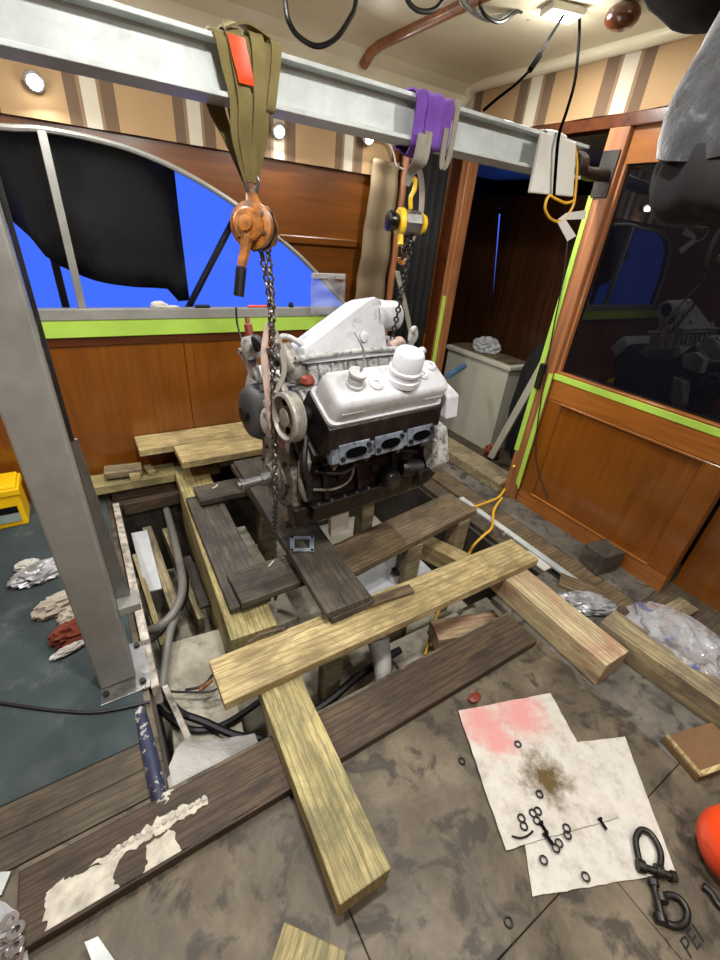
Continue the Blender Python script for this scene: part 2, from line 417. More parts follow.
for i, (a, b) in enumerate([(1.95, 2.07), (2.10, 2.26), (2.26, 2.47)]):
    panel((a, .55 if i else .95), (b, 2.84), -.04, -.006-.004*(i == 1), ['floor_wood', 'mid_board', 'floor_slate'][i], 'floor_board')
panel((XL, 1.03), (-.06, YB), -.04, -.004, 'floor_ply')
panel((-.06, PY1), (1.95, YB), -.04, -.004, 'floor_wood')
MB().box((XL, YF, -.07), (2.75, PY0-.02, -.042)).build('subfloor_sky_block', 'bilge_dark', fl)  # added slabs that stop sky light showing through the floor seams
MB().box((XL, PY0-.02, -.07), (PX0-.03, YB, -.042)).build('subfloor_sky_block', 'bilge_dark', fl)
MB().box((PX1+.03, PY0-.02, -.07), (2.75, YB, -.042)).build('subfloor_sky_block', 'bilge_dark', fl)
MB().box((PX0-.03, PY1+.03, -.07), (PX1+.03, YB, -.042)).build('subfloor_sky_block', 'bilge_dark', fl)
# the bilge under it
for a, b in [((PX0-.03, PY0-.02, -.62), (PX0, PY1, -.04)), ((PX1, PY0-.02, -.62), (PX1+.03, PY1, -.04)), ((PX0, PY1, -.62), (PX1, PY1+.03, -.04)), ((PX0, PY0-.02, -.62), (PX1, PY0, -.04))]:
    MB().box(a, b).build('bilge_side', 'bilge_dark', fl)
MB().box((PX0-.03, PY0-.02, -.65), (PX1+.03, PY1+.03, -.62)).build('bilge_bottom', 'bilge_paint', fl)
MB().box((-1.45, 1.03, -.004), (-.085, YB, .006)).build('carpet', 'carpet', bevel=.003, label='dusty teal grey carpet beside the gantry post', cat='carpet')

# back wall with its arched window
AR = [(-1.0, 1.14), (-.97, 1.45), (-.88, 1.68), (-.70, 1.81), (-.4, 1.86)]
for p in [(0,127),(40,129),(80,136),(120,146),(150,157),(180,171),(210,188),(240,208),(270,231),(300,257),(325,283),(347,310)]:
    q = ony(p[0], p[1], YB); AR.append((q.x, q.z))
ZS = ony(100, 309, YB).z                     # sill line
AR[0] = (-1.0, ZS); AR[-1] = (AR[-1][0], ZS)
wb = thing('wall_back', (0, YB, 0), kind='structure', label='varnished wooden back wall under the arched window')
b = MB(); n_ = len(AR); th = .05; X1 = 2.6
top = [(x, 2.5) for x, z in AR]
for i in range(n_-1):
    (xa, za), (xb, zb) = AR[i], AR[i+1]
    b.prism([(xa, YB, za), (xb, YB, zb), (xb, YB, 2.5), (xa, YB, 2.5)], (0, th, 0))
b.box((XL, YB, ZS), (-1.0, YB+th, 2.5)); b.box((AR[-1][0], YB, ZS), (X1, YB+th, 2.5))
b.build('upper_panel', 'mahogany_x', wb)
zt0 = ony(100, 336, YB).z; zt1 = ony(100, 319, YB).z
MB().box((XL, YB, -.05), (.522, YB+.028, zt0-.05)).build('lower_panel', 'mahogany_z', wb, bevel=.002)
MB().box((.525, YB, -.05), (X1, YB+.028, zt0-.05)).build('lower_panel', 'mahogany_z', wb, bevel=.002)
MB().box((XL, YB+.03, -.05), (X1, YB+th+.01, zt0-.05)).build('backing', 'mahogany_dark', wb)  # added behind the panel seam to shut out the sky
MB().box((XL, YB-.012, zt0-.05), (X1, YB+th, ZS)).build('sill_rail', 'mahogany_dark', wb, bevel=.004)
MB().box((1.15, YB-.02, 1.50), (1.72, YB, 1.545)).build('moulding', 'mahogany_x', wb, bevel=.008)
# arched window
w1 = thing('window_1', (0, YB, ZS), kind='structure', label='arched window with aluminium frame above the wooden wall')
fr = [V((x, YB-.008, z)) for x, z in AR]
MB().tube(fr, .014, 8, smooth=4).build('arch_frame', 'galvanised', w1, smooth=True)
MB().box((-1.0, YB-.03, zt1), (AR[-1][0]+.02, YB+.03, ZS+.004)).build('bottom_frame', 'galvanised', w1, bevel=.003)
for px_ in (63,):
    q0 = ony(44, 132, YB); q1 = ony(83, 310, YB)
    MB().box((q1.x-.018, YB-.02, ZS), (q1.x+.018, YB+.02, q0.z+.01)).build('window_divider', 'galvanised', w1, bevel=.003)
gp = MB(); gp.prism([(x, YB+.02, z) for x, z in AR], (0, .006, 0)); gp.build('pane', 'glass', w1)
MB().box((-1.3, YB-.024, zt0), (1.52, YB-.012, zt1)).build('masking_tape', 'green_tape', bevel=.003, label='bright green masking tape along the sill of the arched window', cat='tape')

# right wall: wainscot, window, post, door opening
wr = thing('wall_right', (XR, 1.0, 0), kind='structure', label='varnished wainscot wall under the dark window')
t = .06
MB().box((XR, .64, .10), (XR+t, 1.50, .78)).build('wall_panel', 'mahogany_z', wr)
MB().box((XR-.012, .54, .775), (XR+t, 1.57, .905)).build('top_rail', 'mahogany_y', wr, bevel=.006)
MB().box((XR-.012, .54, -.03), (XR+t, 1.57, .10)).build('bottom_rail', 'mahogany_y', wr, bevel=.006)
MB().box((XR-.012, .54, .10), (XR+t, .66, .775)).build('stile', 'mahogany_z', wr, bevel=.006)
MB().box((XR-.012, 1.46, .10), (XR+t, 1.57, .775)).build('stile', 'mahogany_z', wr, bevel=.006)
MB().box((XR-.02, .655, .100), (XR-.004, 1.47, .112)).build('moulding', 'mahogany_y', wr, bevel=.004)
MB().box((XR-.02, .655, .762), (XR-.004, 1.47, .776)).build('moulding', 'mahogany_y', wr, bevel=.004)
MB().box((XR+.14, YF, -.03), (XR+.2, .54, .93)).build('wall_panel', 'mahogany_z', wr)
MB().box((XR-.01, YF, .905), (XR+.2, 1.57, .95)).build('window_ledge', 'mahogany_y', wr, bevel=.004)
MB().box((XR, YF, 1.995), (XR+.06, 1.57, 2.15)).build('header', 'mahogany_y', wr)
MB().box((XR-.03, YF, 2.14), (XR+.06, 2.7, 2.195)).build('header_rail', 'mahogany_dark', wr, bevel=.004)
MB().box((XR+.01, YF, 2.195), (XR+.06, 2.84, 2.5)).build('upper_panel', 'mahogany_x', wr)
MB().box((XR-.03, 1.575, -.02), (XR+.07, 1.685, 2.145)).build('post', 'teak_post', wr, bevel=.008)
MB().box((XR-.02, 2.66, -.02), (XR+.07, 2.73, 2.145)).build('post', 'teak_post', wr, bevel=.006)
MB().box((XR-.01, 2.735, -.02), (XR+.07, YB, 2.2)).build('corner_panel', 'mahogany_dark', wr, bevel=.004)
w2 = thing('window_2', (XR, 1.0, .95), kind='structure', label='dark cabin window reflecting the engine')
MB().box((XR+.03, YF, .94), (XR+.036, 1.57, 2.0)).build('pane', 'night_glass', w2)
MB().box((XR-.008, YF, .935), (XR+.02, 1.57, .952)).build('window_bead', 'mahogany_y', w2, bevel=.003)
MB().box((XR+.0, 1.555, .95), (XR+.03, 1.575, 2.0)).build('window_bead', 'teak_post', w2, bevel=.003)
q0, q1 = onx(557, 378, XR-.015), onx(702, 424, XR-.015)
MB().box((XR-.016, .60, .90), (XR-.0105, 1.575, .937)).build('masking_tape', 'green_tape', bevel=.002, label='green masking tape along the ledge under the dark window', cat='tape')
MB().prism([(XR-.033, 1.686, 1.86), (XR-.033, 1.660, 1.86), (XR-.033, 1.652, 1.2), (XR-.033, 1.650, .36), (XR-.033, 1.686, .36)], (-.004, 0, 0)).build('masking_tape', 'green_tape', label='long strip of green masking tape up the door edge of the wooden post', cat='tape')
MB().prism([(XR-.033, 1.600, .93), (XR-.033, 1.572, .93), (XR-.033, 1.560, .10), (XR-.033, 1.594, .14)], (-.004, 0, 0)).build('masking_tape', 'green_tape', label='short strip of green masking tape low on the wooden post by the wainscot', cat='tape')
MB().box((XR-.026, 2.664, .3), (XR-.0205, 2.698, 1.22)).build('masking_tape', 'green_tape', label='green masking tape on the narrow far door jamb behind the engine', cat='tape')

# ceiling, rear and left walls
b = MB(); prof = [(YF, ZC), (2.6, ZC), (2.7, 2.445), (2.77, 2.405), (2.82, 2.34), (2.9, 2.22)]
for (ya, za), (yb, zb) in zip(prof[:-1], prof[1:]):
    b.prism([(XL, ya, za), (XL, yb, zb), (XL, yb, zb+.05), (XL, ya, za+.05)], (XR+.06-XL, 0, 0))
b.build('ceiling', 'headliner', kind='structure', label='pale glossy headliner ceiling', smooth=True)
bt = MB(); bt.tube([(1.64, YF, ZC-.004), (1.64, 2.6, ZC-.004), (1.64, 2.7, 2.441), (1.64, 2.77, 2.40)], .028, 10, smooth=0); bt.build('trim_1', 'teak_post', kind='structure', smooth=True, label='rounded wooden batten along the ceiling')
bt = MB(); bt.tube([(XR-.04, YF, ZC-.012), (XR-.04, 2.6, ZC-.012), (XR-.05, 2.72, 2.42), (XR-.06, 2.8, 2.36)], .035, 10, smooth=3); bt.build('trim_2', 'headliner', kind='structure', smooth=True, label='padded pale cove along the ceiling edge above the right valance')
MB().box((XL-.05, YF-.05, -.05), (XL, YB+.05, 2.5)).build('wall_left', 'mahogany_z', kind='structure', label='wooden left wall')
MB().box((XL, YF-.05, -.05), (2.75, YF, 2.5)).build('wall_front', 'mahogany_x', kind='structure', label='wooden wall behind the viewer')

# striped valances
def valance(name, mat, pts, z0, z1, lab, along):
    b = MB(); vs = []; fs = []; N = 80
    for i in range(N+1):
        u = i/N; a = pts[0].lerp(pts[1], u); w = .006*math.sin(u*60)+.004*math.sin(u*23+1)
        off = V((0, -w, 0)) if along == 'x' else V((-w, 0, 0)); thk = V((0, .014, 0)) if along == 'x' else V((.014, 0, 0))
        for z in (z0(u), z1(u)):
            vs.append(V((a.x, a.y, z))+off); vs.append(V((a.x, a.y, z))+off+thk)
    for i in range(N):
        k = i*4; j = k+4
        fs += [(k, j, j+2, k+2), (k+1, k+3, j+3, j+1), (k, k+1, j+1, j), (k+2, j+2, j+3, k+3)]
    fs += [(0, 2, 3, 1), (N*4, N*4+1, N*4+3, N*4+2)]
    b.add(vs, fs); return b.build(name, mat, smooth=True, label=lab, cat='valance')
valance('valance', 'stripe_x', (V((XL, YB-.03, 0)), V((1.93, YB-.03, 0))), lambda u: 1.905+.01*u, lambda u: 2.31, 'tan, brown and cream striped valance above the arched window', 'x')
valance('valance', 'stripe_y', (V((XR-.035, YF, 0)), V((XR-.035, 2.8, 0))), lambda u: 2.195, lambda u: 2.45 if u < .84 else 2.45, 'tan, brown and cream striped valance on the right wall under the ceiling', 'y')

# outside the cabin: tarp over the window, pole, cockpit boxed in by added sky blocks
b = MB(); lowpx = [(-40,200),(0,224),(14,222),(30,236),(45,255),(60,266),(72,272),(84,277),(97,281),(112,284),(135,287),(150,288),(168,289),(178,301),(189,300)]
YT = 2.99; low = [ony(x, y, YT) for x, y in lowpx]; vs = []; fs = []
for i, p in enumerate(low):
    for k in range(9):
        u = k/8; z = p.z*(1-u)+2.1*u; dy = .03*math.sin(i*1.3+u*4)+.02*math.sin(p.x*14)
        vs.append((p.x+(.01*u), YT+dy, z))
L = len(low); 
for i in range(L-1):
    for k in range(8): a = i*9+k; fs.append((a, a+9, a+10, a+1))
b.add(vs, fs); o = b.build('tarp', 'tarp', smooth=True, label='black tarpaulin hanging outside the arched window', cat='tarpaulin'); sm = o.modifiers.new('thick', 'SOLIDIFY'); sm.thickness = .006
p0, p1 = ony(186, 312, 3.1), ony(262, 165, 3.1)
MB().cyl(p0+(p0-p1)*.6, p1, .02).build('tarp_pole', 'dark_steel', smooth=True, label='dark slanting pole outside the arched window', cat='pole')
p0, p1 = ony(80, 330, 3.06), ony(40, 150, 3.06)
MB().box((p0.x-.06, 3.05, .6), (p0.x-.022, 3.09, 2.2)).build('tarp_post', 'dark_steel', label='dark upright post just outside the window divider', cat='pole')
MB().box((-2.5, YB+.06, .80), (2.5, 3.6, .86)).build('side_deck', 'floor_slate', kind='structure', label='grey side deck outside the arched window')
ck = thing('cockpit_shelter', (3.2, 1.5, -.1), kind='structure', label='dark cockpit beyond the door, boxed in by added unseen sky blocks')
MB().box((XR+.08, -2.2, -.1), (4.3, 4.2, -.04)).build('cockpit_sole', 'floor_wood', ck)
MB().box((4.3, -2.2, -.1), (4.34, 3.55, 2.7)).build('sky_block_side', 'black_cloth', ck)  # added unseen black screens blocking the sky, open only behind the slit
MB().box((XR+.08, 4.2, -.1), (4.34, 4.24, 2.7)).build('sky_block_side', 'black_cloth', ck)
MB().box((XR+.21, -2.24, -.1), (4.34, -2.2, 2.7)).build('sky_block_side', 'black_cloth', ck)
MB().box((XR+.07, -2.24, 2.52), (4.34, 4.24, 2.56)).build('sky_block_top', 'black_cloth', ck)
MB().box((XR+.07, YB+.05, -.1), (XR+.1, 4.2, 2.6)).build('sky_block_side', 'black_cloth', ck)
XD = 3.42
pa = onx(499, 208, XD); pb = onx(489, 330, XD)  # slanted gap between the panels, shaped to read as a pale streak
def bulk(pts): MB().prism([(XD, y, z) for y, z in pts], (.03, 0, 0)).build('bulkhead_panel', 'door_panel', ck, bevel=.004)
bulk([(1.2, -.04), (pb.y-.008, -.04), (pb.y-.008, pb.z), (pa.y-.02, pa.z), (pa.y-.02, 1.97), (1.2, 1.97)])
bulk([(4.15, -.04), (pb.y+.008, -.04), (pb.y+.008, pb.z), (pa.y+.02, pa.z), (pa.y+.02, 1.97), (4.15, 1.97)])
bulk([(pb.y-.02, -.04), (pb.y+.02, -.04), (pb.y+.02, pb.z), (pb.y-.02, pb.z)]); bulk([(pa.y-.03, pa.z), (pa.y+.03, pa.z), (pa.y+.03, 1.97), (pa.y-.03, 1.97)])
MB().box((4.3, 3.5, 1.9), (4.34, 4.2, 2.7)).build('sky_block_side', 'black_cloth', ck)
MB().box((XR+.1, 1.75, 2.2), (4.25, 4.1, 2.23)).build('hardtop', 'cabinet_white', ck)

# ================================================================== TIMBERS
def lumber(name, p0, p1, width, thick, mat, label, cat='plank', bevel=.004, group=None, parent=None, roll=0):
    """p0, p1: middles of the two ends of the top face"""
    p0, p1 = V(p0), V(p1); d = p1-p0; L = d.length; x = d.normalized(); y = V((0, 0, 1)).cross(x).normalized(); z = x.cross(y)
    me = bpy.data.meshes.new(name); h = width/2
    R = random.Random(zlib.crc32(label.encode())); K = 6
    vs = []; fs = []
    for i in range(K+1):
        u = -L/2+L*i/K; j = lambda: (R.random()-.5)*.0016
        vs += [(u, -h+j(), -thick+j()), (u, h+j(), -thick+j()), (u, h+j(), j()), (u, -h+j(), j())]
    for i in range(K):
        a = i*4; b_ = a+4
        for k in range(4): fs.append((a+k, a+(k+1) % 4, b_+(k+1) % 4, b_+k))
    fs += [(3, 2, 1, 0), (K*4, K*4+1, K*4+2, K*4+3)]
    me.from_pydata(vs, [], fs); me.materials.append(M[mat])
    o = bpy.data.objects.new(name, me); COL.objects.link(o)
    mw = Matrix((x, y, z)).transposed().to_4x4(); mw.translation = (p0+p1)/2
    o.matrix_world = mw @ Matrix.Rotation(roll, 4, 'X')
    ORG[o] = (p0+p1)/2
    bv = o.modifiers.new('edge', 'BEVEL'); bv.width = bevel; bv.segments = 2; bv.limit_method = 'ANGLE'; bv.angle_limit = math.radians(50)
    return tag(o, label, cat, group)
def mid(a, b): return (V(a)+V(b))/2

# across the hatch, in the foreground
dp = lumber('dark_plank', (-.44, .715, .042), (1.50, .72, .042), .178, .040, 'dark_plank', 'long dark stained plank lying on the floor along the hatch edge, crusted with white glue')
lp = lumber('pine_plank', mid(onz(211,657,.175), onz(222,708,.175)), mid(onz(505,541,.175), onz(545,556,.175)), .195, .042, 'pine', 'long pale yellow plank bridging the hatch in front of the engine')
lumber('pine_beam', mid(onz(262,700,.133)+V((0,.16,0)), onz(310,685,.133)+V((0,.16,0))), mid(onz(341,908,.133), onz(390,866,.133)), .155, .090, 'pine_green', 'short yellow timber block lying across the dark plank towards the viewer', 'timber')
lumber('pine_beam', mid(onz(507,581,.131), onz(535,573,.131))+V((0,.12,0)), mid(onz(632,655,.131), onz(601,664,.131))+V((.012,0,0)), .165, .130, 'painted_timber', 'thick timber block with peeling pinkish paint under the right end of the pale plank', 'timber')
lumber('pine_beam', (.40, .99, .131), (.40, .80, .131), .10, .088, 'pine_green', 'small timber packer hidden under the left end of the pale plank', 'timber') if False else None
lumber('pine_offcut', onz(322,930,.042)+V((-.02,.0,0)), onz(300,990,.042), .17, .04, 'pine_green', 'yellow timber offcut on the floor at the bottom edge below the block', 'timber')
# right side
lumber('grey_beam', mid(onz(598,622,.12), onz(613,612,.12))+V((.02,0,0)), V((1.93, -.35, .12)), .14, .118, 'pine_grey', 'long weathered timber lying beside the crumpled plastic bag', 'timber')
# boards carrying the engine
zf, zr = .258, .344
def zat(y, drop=0): return zf+(zr-zf)*(y-1.05)/1.32-drop
lumber('dark_board', mid(onz(325,612,zf), onz(372,598,zf)), mid(onz(233,462,zr), onz(268,454,zr)), .213, .038, 'dark_board', 'long grey brown board under the engine with a metal gasket lying on it')
lumber('dark_board', V((.745, 1.045, zf-.040)), V((.72, 2.33, zr-.040)), .213, .038, 'dark_board', 'lower board of the doubled pair under the front of the engine')
z2 = zat(1.33, .087); z3 = zat(2.22, .087)
b2a, b2b = mid(onz(228,575,z2), onz(240,602,z2)), V((.80, 1.43, z2))
lumber('dark_board', b2a, b2b, .205, .036, 'dark_board', 'short dark cross board with a white cable tie, nearest the pale plank')
b3a = mid(onz(193,486,z3), onz(200,502,z3)); lumber('dark_board', b3a, V((.78, b3a.y+.0, z3)), .165, .036, 'dark_board', 'short dark cross board farther back, near the wooden wall')
lumber('dark_board', V((.395, 1.345, z2-.046)), V((.405, b3a.y+.05, z3-.043)), .185, .036, 'dark_board', 'long dark board running back under the two short cross boards')
z4 = .20
lumber('dark_board', mid(onz(343,547,z4), onz(362,565,z4))+V((-.1,0,0)), mid(onz(455,490,z4), onz(471,512,z4)), .225, .040, 'mid_board', 'stained cross board under the rear of the engine')
lumber('mid_board', V((1.0, 1.86, .16)), V((1.75, 1.93, .16)), .16, .04, 'mid_board', 'brown cross board half hidden under the engine sump')
# lumber along the back wall
zl = .344
lumber('pine_plank', V((onz(137,445,zl).x, 2.735, zl)), V((1.55, 2.735, zl)), .215, .045, 'pine', 'pale plank lying along the foot of the wooden back wall')
lumber('pine_plank', V((onz(178,455,zl).x, 2.497, zl)), V((1.5, 2.50, zl)), .235, .045, 'pine', 'pale plank just in front of the plank at the wall foot')
lumber('pine_beam', V((-.145, 2.72, .14)), V((.62, 2.70, .14)), .165, .055, 'pine_green', 'greenish timber at the wall foot carrying small offcuts', 'timber')
lumber('dark_plank', V((-.05, 2.735, .084)), V((.6, 2.735, .084)), .13, .084, 'dark_plank', 'dark timber in shadow under the greenish timber at the wall foot', 'timber')  # added support, given dark wood so the space beneath reads dark
lumber('pine_beam', V((.62, 2.66, .297)), V((1.45, 2.66, .297)), .14, .155, 'pine_grey', 'packing timber under the two pale planks at the wall', 'timber')
lumber('pine_beam', V((.425, 2.60, z3-.080)), V((.365, 1.22, z2-.090)), .20, .09, 'pine_green', 'long greenish bearer running fore and aft under the dark boards', 'timber')
# bearer tall board on edge at the left of the stack
lumber('hatch_bearer', V((.345, 2.55, .10)), V((.30, 1.30, .045)), .036, .42, 'pine_green', 'tall pale board on edge forming the left side of the engine bed', 'board')
lumber('pine_offcut', ony(95,474,2.72)+V((.05,0,.02)), ony(142,468,2.70)+V((.0,0,.02)), .10, .045, 'pine_grey', 'grey weathered offcut lying on the greenish timber by the wall', 'offcut')
lumber('pine_offcut', onz(128,472,.185), onz(139,470,.185), .11, .045, 'pine', 'small bright offcut next to the grey weathered one', 'offcut')
lumber('pine_offcut', onz(145,469,.175), onz(153,467,.175), .10, .035, 'pine_green', 'small greenish offcut standing in the shadow under the pale wall plank', 'offcut')
# posts and bearers in the hatch
def post(x, y, w, d, z1, mat, label):
    return lumber('support_post', V((x-w/2, y, z1)), V((x+w/2, y, z1)), d, z1+.62, mat, label, 'post')
pp = onz(418, 548, .16)
post(pp.x, 1.36, .10, .09, .158, 'pine_grey', 'upright timber post under the stained cross board')
post(1.72, 1.42, .09, .09, .158, 'pine_grey', 'upright timber post near the right hatch edge')
post(.78, 2.2, .10, .10, zat(2.2,.08)-.005, 'pine_grey', 'upright timber post under the rear of the doubled board')
post(.74, 1.2, .09, .09, .134, 'pine_grey', 'upright timber post under the front of the doubled board')
post(1.35, 1.9, .09, .09, .118, 'pine_grey', 'upright timber post under the half hidden cross board')
q = onz(450,540,-.02)
lumber('pine_beam', V((1.70, 1.18, -.02)), V((1.52, 1.62, -.02)), .11, .12, 'pine', 'pale square timber down in the hatch below the cross board', 'timber')
lumber('pine_beam', V((1.25, 1.02, -.16)), V((1.62, .90, -.16)), .13, .10, 'painted_timber', 'pale stained timber low in the hatch under the long plank', 'timber')

# ================================================================== GANTRY
B0, B1 = 1.873, 1.993; BY0, BY1 = 1.45, 1.575
g = thing('gantry_beam', (.9, 1.51, B0), 'long aluminium channel beam spanning the cabin above the engine', 'beam')
x0, x1 = -.40, 2.0
MB().box((x0, BY0, B0), (x1, BY1, B0+.012)).build('flange', 'aluminium', g, bevel=.002)
MB().box((x0, BY0, B1-.012), (x1, BY1, B1)).build('flange', 'aluminium', g, bevel=.002)
MB().box((x0, BY0+.045, B0+.0121), (x1, BY0+.057, B1-.0121)).build('web', 'aluminium', g)
gb = thing('beam_bracket', (2.2, 1.56, 1.87), 'dark steel bracket joining the beam end to the wooden door post', 'bracket')
MB().cyl((2.004, 1.53, 1.93), (2.10, 1.56, 1.94), .055, n=24).build('clamp', 'dark_steel', gb, smooth=True, bevel=.004)
MB().tube([(2.09, 1.555, 1.93), (2.25, 1.60, 1.93), (XR-.032, 1.63, 1.95)], .03, 10).build('arm', 'dark_steel', gb, smooth=True)
MB().box((XR-.040, 1.585, 1.85), (XR-.0305, 1.675, 2.05)).build('plate', 'dark_steel', gb, bevel=.003)
gp_ = thing('gantry_post', (-.155, 1.36, 0), 'tall grey steel gantry post standing on a plate beside the hatch', 'post')
pw = MB(); PX = (-.215, -.095); PY = (1.30, 1.40)
pw.box((PX[0], PY[0], .012), (PX[1], PY[1], B0-.014)); pw.build('column', 'galvanised', gp_, bevel=.006)
MB().prism([onz(100,706,.012), onz(151,686,.012), onz(146,640,.012), onz(101,650,.012)], (0, 0, -.011)).build('base_plate', 'steel', gp_, bevel=.002)
MB().prism([(PX[1]+.001, 1.395, .35), (PX[1]+.05, 1.395, .35), (PX[1]+.02, 1.395, 1.0), (PX[1]+.001, 1.395, 1.0)], (0, .012, 0)).build('gusset', 'steel', gp_, bevel=.002)
MB().box((PX[1]+.001, 1.34, .31), (PX[1]+.075, 1.42, .345)).build('bracket', 'galvanised', gp_, bevel=.003)
MB().box((PX[1]+.001, 1.385, 1.0), (PX[1]+.012, 1.40, 1.80)).build('edge_flange', 'dark_steel', gp_, bevel=.002)
MB().box((-.25, 1.27, B0-.0135), (-.06, 1.60, B0-.0005)).build('cap_plate', 'steel', gp_, bevel=.002)
for bx, by in ((-.2, 1.27), (-.075, 1.265), (-.072, 1.45)):
    MB().lathe([(.012, 0), (.012, .01)], (bx, by, .013), (0, 0, 1), 6).build('bolt', 'dark_steel', gp_)
# hatch edging beneath the post
hp = thing('hatch_coaming', (-.06, 1.7, 0), 'flaking white painted coaming strip along the left hatch edge', 'coaming')
MB().box((-.055, 1.45, -.14), (-.02, 2.6, .03)).build('strip', 'flaked_white', hp, bevel=.004)
MB().box((-.052, 1.22, -.1), (-.022, 1.44, .012)).build('strip', 'flaked_white', hp, bevel=.004)
MB().cyl(onz(137,700,-.02), onz(161,803,.02), .024).build('edge_pipe', 'blue_paint', smooth=True, label='chipped blue pipe running along the left hatch edge', cat='pipe')
ed = MB(); ed.prism([(-.015, 1.22, -.02), (.005, 1.22, -.02), (.075, .95, -.3), (.05, .95, -.3)], (0, .012, .0)); ed.build('angle_strip', 'flaked_white', label='thin pale strip slanting down into the hatch beside the blue pipe', cat='strip')

# slings over the beam
def sling(name, mat, label, specs, th=.005):
    s = thing(name, specs[0][0][0], label, 'sling')
    for i, pts in enumerate(specs): MB().ribbon(pts, th).build('web_strip', mat, s, smooth=True)
    return s
ex = V((1, 0, 0))
def drop(xt, w0, xb, w1, zb, yoff=0, side=-1, tilt=0):
    """from over the top of the beam, down one face and in to the hook"""
    yf = BY0-.008-yoff if side < 0 else BY1+.008+yoff
    return [(V((xt, 1.512, B1+.008+yoff*.6)), ex*w0), (V((xt, yf+side*-.02, B1+.008+yoff*.6)), ex*w0), (V((xt+tilt*.2, yf+side*.002, B1-.012)), ex*w0*.98), (V((xt+tilt*.5, yf, (B0+B1)/2)), ex*w0*.92), (V((xt+tilt, yf+.006*-side, B0-.005)), ex*(w0*.8+w1*.2)),
            (V(((xt+xb)/2, (yf+1.52)/2+side*.01, (B0*.55+zb*.45))), ex*(w0*.4+w1*.6)), (V((xb, 1.52+side*.012, zb)), ex*w1)]
zh = 1.70
ol = sling('olive_sling', 'olive_web', 'olive green webbing sling over the beam with an orange tag', [
    drop(.440, .022, .512, .008, zh, 0, -1, .035), drop(.468, .020, .522, .010, zh, .012, -1, .025), drop(.500, .024, .532, .010, zh, .004, -1, .01), drop(.528, .018, .538, .012, zh+.02, .016, -1, .005), drop(.560, .020, .545, .009, zh+.02, .003, -1, -.015), drop(.585, .014, .548, .008, B0-.02, .010, -1, -.02), drop(.455, .03, .518, .010, zh, 0, 1), drop(.52, .034, .528, .012, zh, .008, 1), drop(.575, .02, .540, .010, zh, .002, 1),
    [(V((.45, 1.44, B1+.016)), V((.004, .02, .012))), (V((.51, 1.47, B1+.034)), V((0, .03, .004))), (V((.58, 1.49, B1+.018)), V((0, .025, -.006)))]])
MB().ribbon([(V((.473, BY0-.027, B1-.003)), ex*.021), (V((.480, BY0-.031, 1.955)), ex*.022), (V((.490, BY0-.031, 1.920)), ex*.021), (V((.494, BY0-.028, 1.903)), ex*.020)], .003).build('orange_label', 'orange_tag', ol, smooth=True)
zh2 = 1.79
pu = sling('purple_sling', 'purple_web', 'purple round sling choked around the beam', [
    drop(1.075, .022, 1.10, .012, B0-.03, .004, -1), drop(1.13, .034, 1.125, .02, B0-.02, .008, -1), drop(1.185, .026, 1.16, .012, B0-.02, .004, -1), drop(1.13, .05, 1.125, .03, B0-.03, 0, 1),
    [(V((1.09, BY0-.012, B0-.004)), V((0, .012, 0))), (V((1.13, BY0+.03, B0-.026)), V((0, .03, 0))), (V((1.17, BY1-.05, B0-.02)), V((0, .03, 0)))]])
gs = sling('grey_strap', 'grey_web', 'worn grey strap hanging beside the purple sling down to the engine lifting eye', [
    [(V((1.085, BY0-.024, B0+.02)), ex*.016), (V((1.085, BY0-.012, B0-.05)), ex*.016), (V((1.10, 1.49, 1.80)), ex*.012), (V((1.108, 1.515, 1.755)), ex*.008)],
    [(V((1.115, BY0-.020, B0+.03)), ex*.014), (V((1.118, BY0-.008, B0-.05)), ex*.014), (V((1.118, 1.49, 1.80)), ex*.012), (V((1.114, 1.515, 1.755)), ex*.008)],
    [(V((1.225, BY0-.016, B1+.010)), ex*.010), (V((1.225, BY0-.016, 1.93)), ex*.010), (V((1.222, BY0-.012, B0-.03)), ex*.010), (V((1.21, BY0-.004, B0-.06)), ex*.010), (V((1.196, BY0-.010, B0-.03)), ex*.010), (V((1.19, BY0-.018, B0+.05)), ex*.010)],
    [(V((1.13, 1.56, B0-.01)), V((0, .012, 0))), (V((1.21, 1.57, 1.80)), V((0, .014, 0))), (V((1.235, 1.57, 1.68)), V((0, .014, 0))), (V((1.20, 1.56, 1.58)), V((0, .012, 0)))],
    [(V((1.155, 1.575, 1.47)), ex*.012), (V((1.24, 1.60, 1.33)), ex*.012), (V((1.32, 1.62, 1.18)), ex*.012)]])

# chain and hoists
def chain_mb(b, pts, L=.030, r=.0042, w=.0095):
    P = spline([V(p) for p in pts], 12); d = 0; acc = []; need = 0
    for a, c in zip(P[:-1], P[1:]):
        seg = (c-a).length; t = 0
        while need <= seg-t+1e-9:
            t += need; acc.append((a.lerp(c, t/seg), (c-a).normalized())); need = L*.72
        need -= seg-t
    for k, (p, t) in enumerate(acc):
        u = t.orthogonal().normalized(); v = t.cross(u)
        if k % 2: u, v = v, u
        ring = []
        for i in range(10):
            q = 2*math.pi*i/10; ring.append(p + t*(L/2-r)*math.copysign(abs(math.cos(q))**.7, math.cos(q)) + u*w*math.sin(q))
        b.tube(ring, r, 5, True, 0)
    return b
def hook(b, p, r, th, d=1):
    b.tube([V(p)+V(o) for o in ((0, 0, .02), (0, 0, 0), (d*r*.8, 0, -r*.5), (d*r, 0, -r*1.2), (d*r*.3, 0, -r*2), (-d*r*.6, 0, -r*1.7), (-d*r*.8, 0, -r*1.0))], th, 8)
oh = thing('lever_hoist', (.53, 1.50, 1.47), 'orange lever chain hoist hanging from the olive sling', 'hoist')
c = V((.525, 1.49, 1.585))
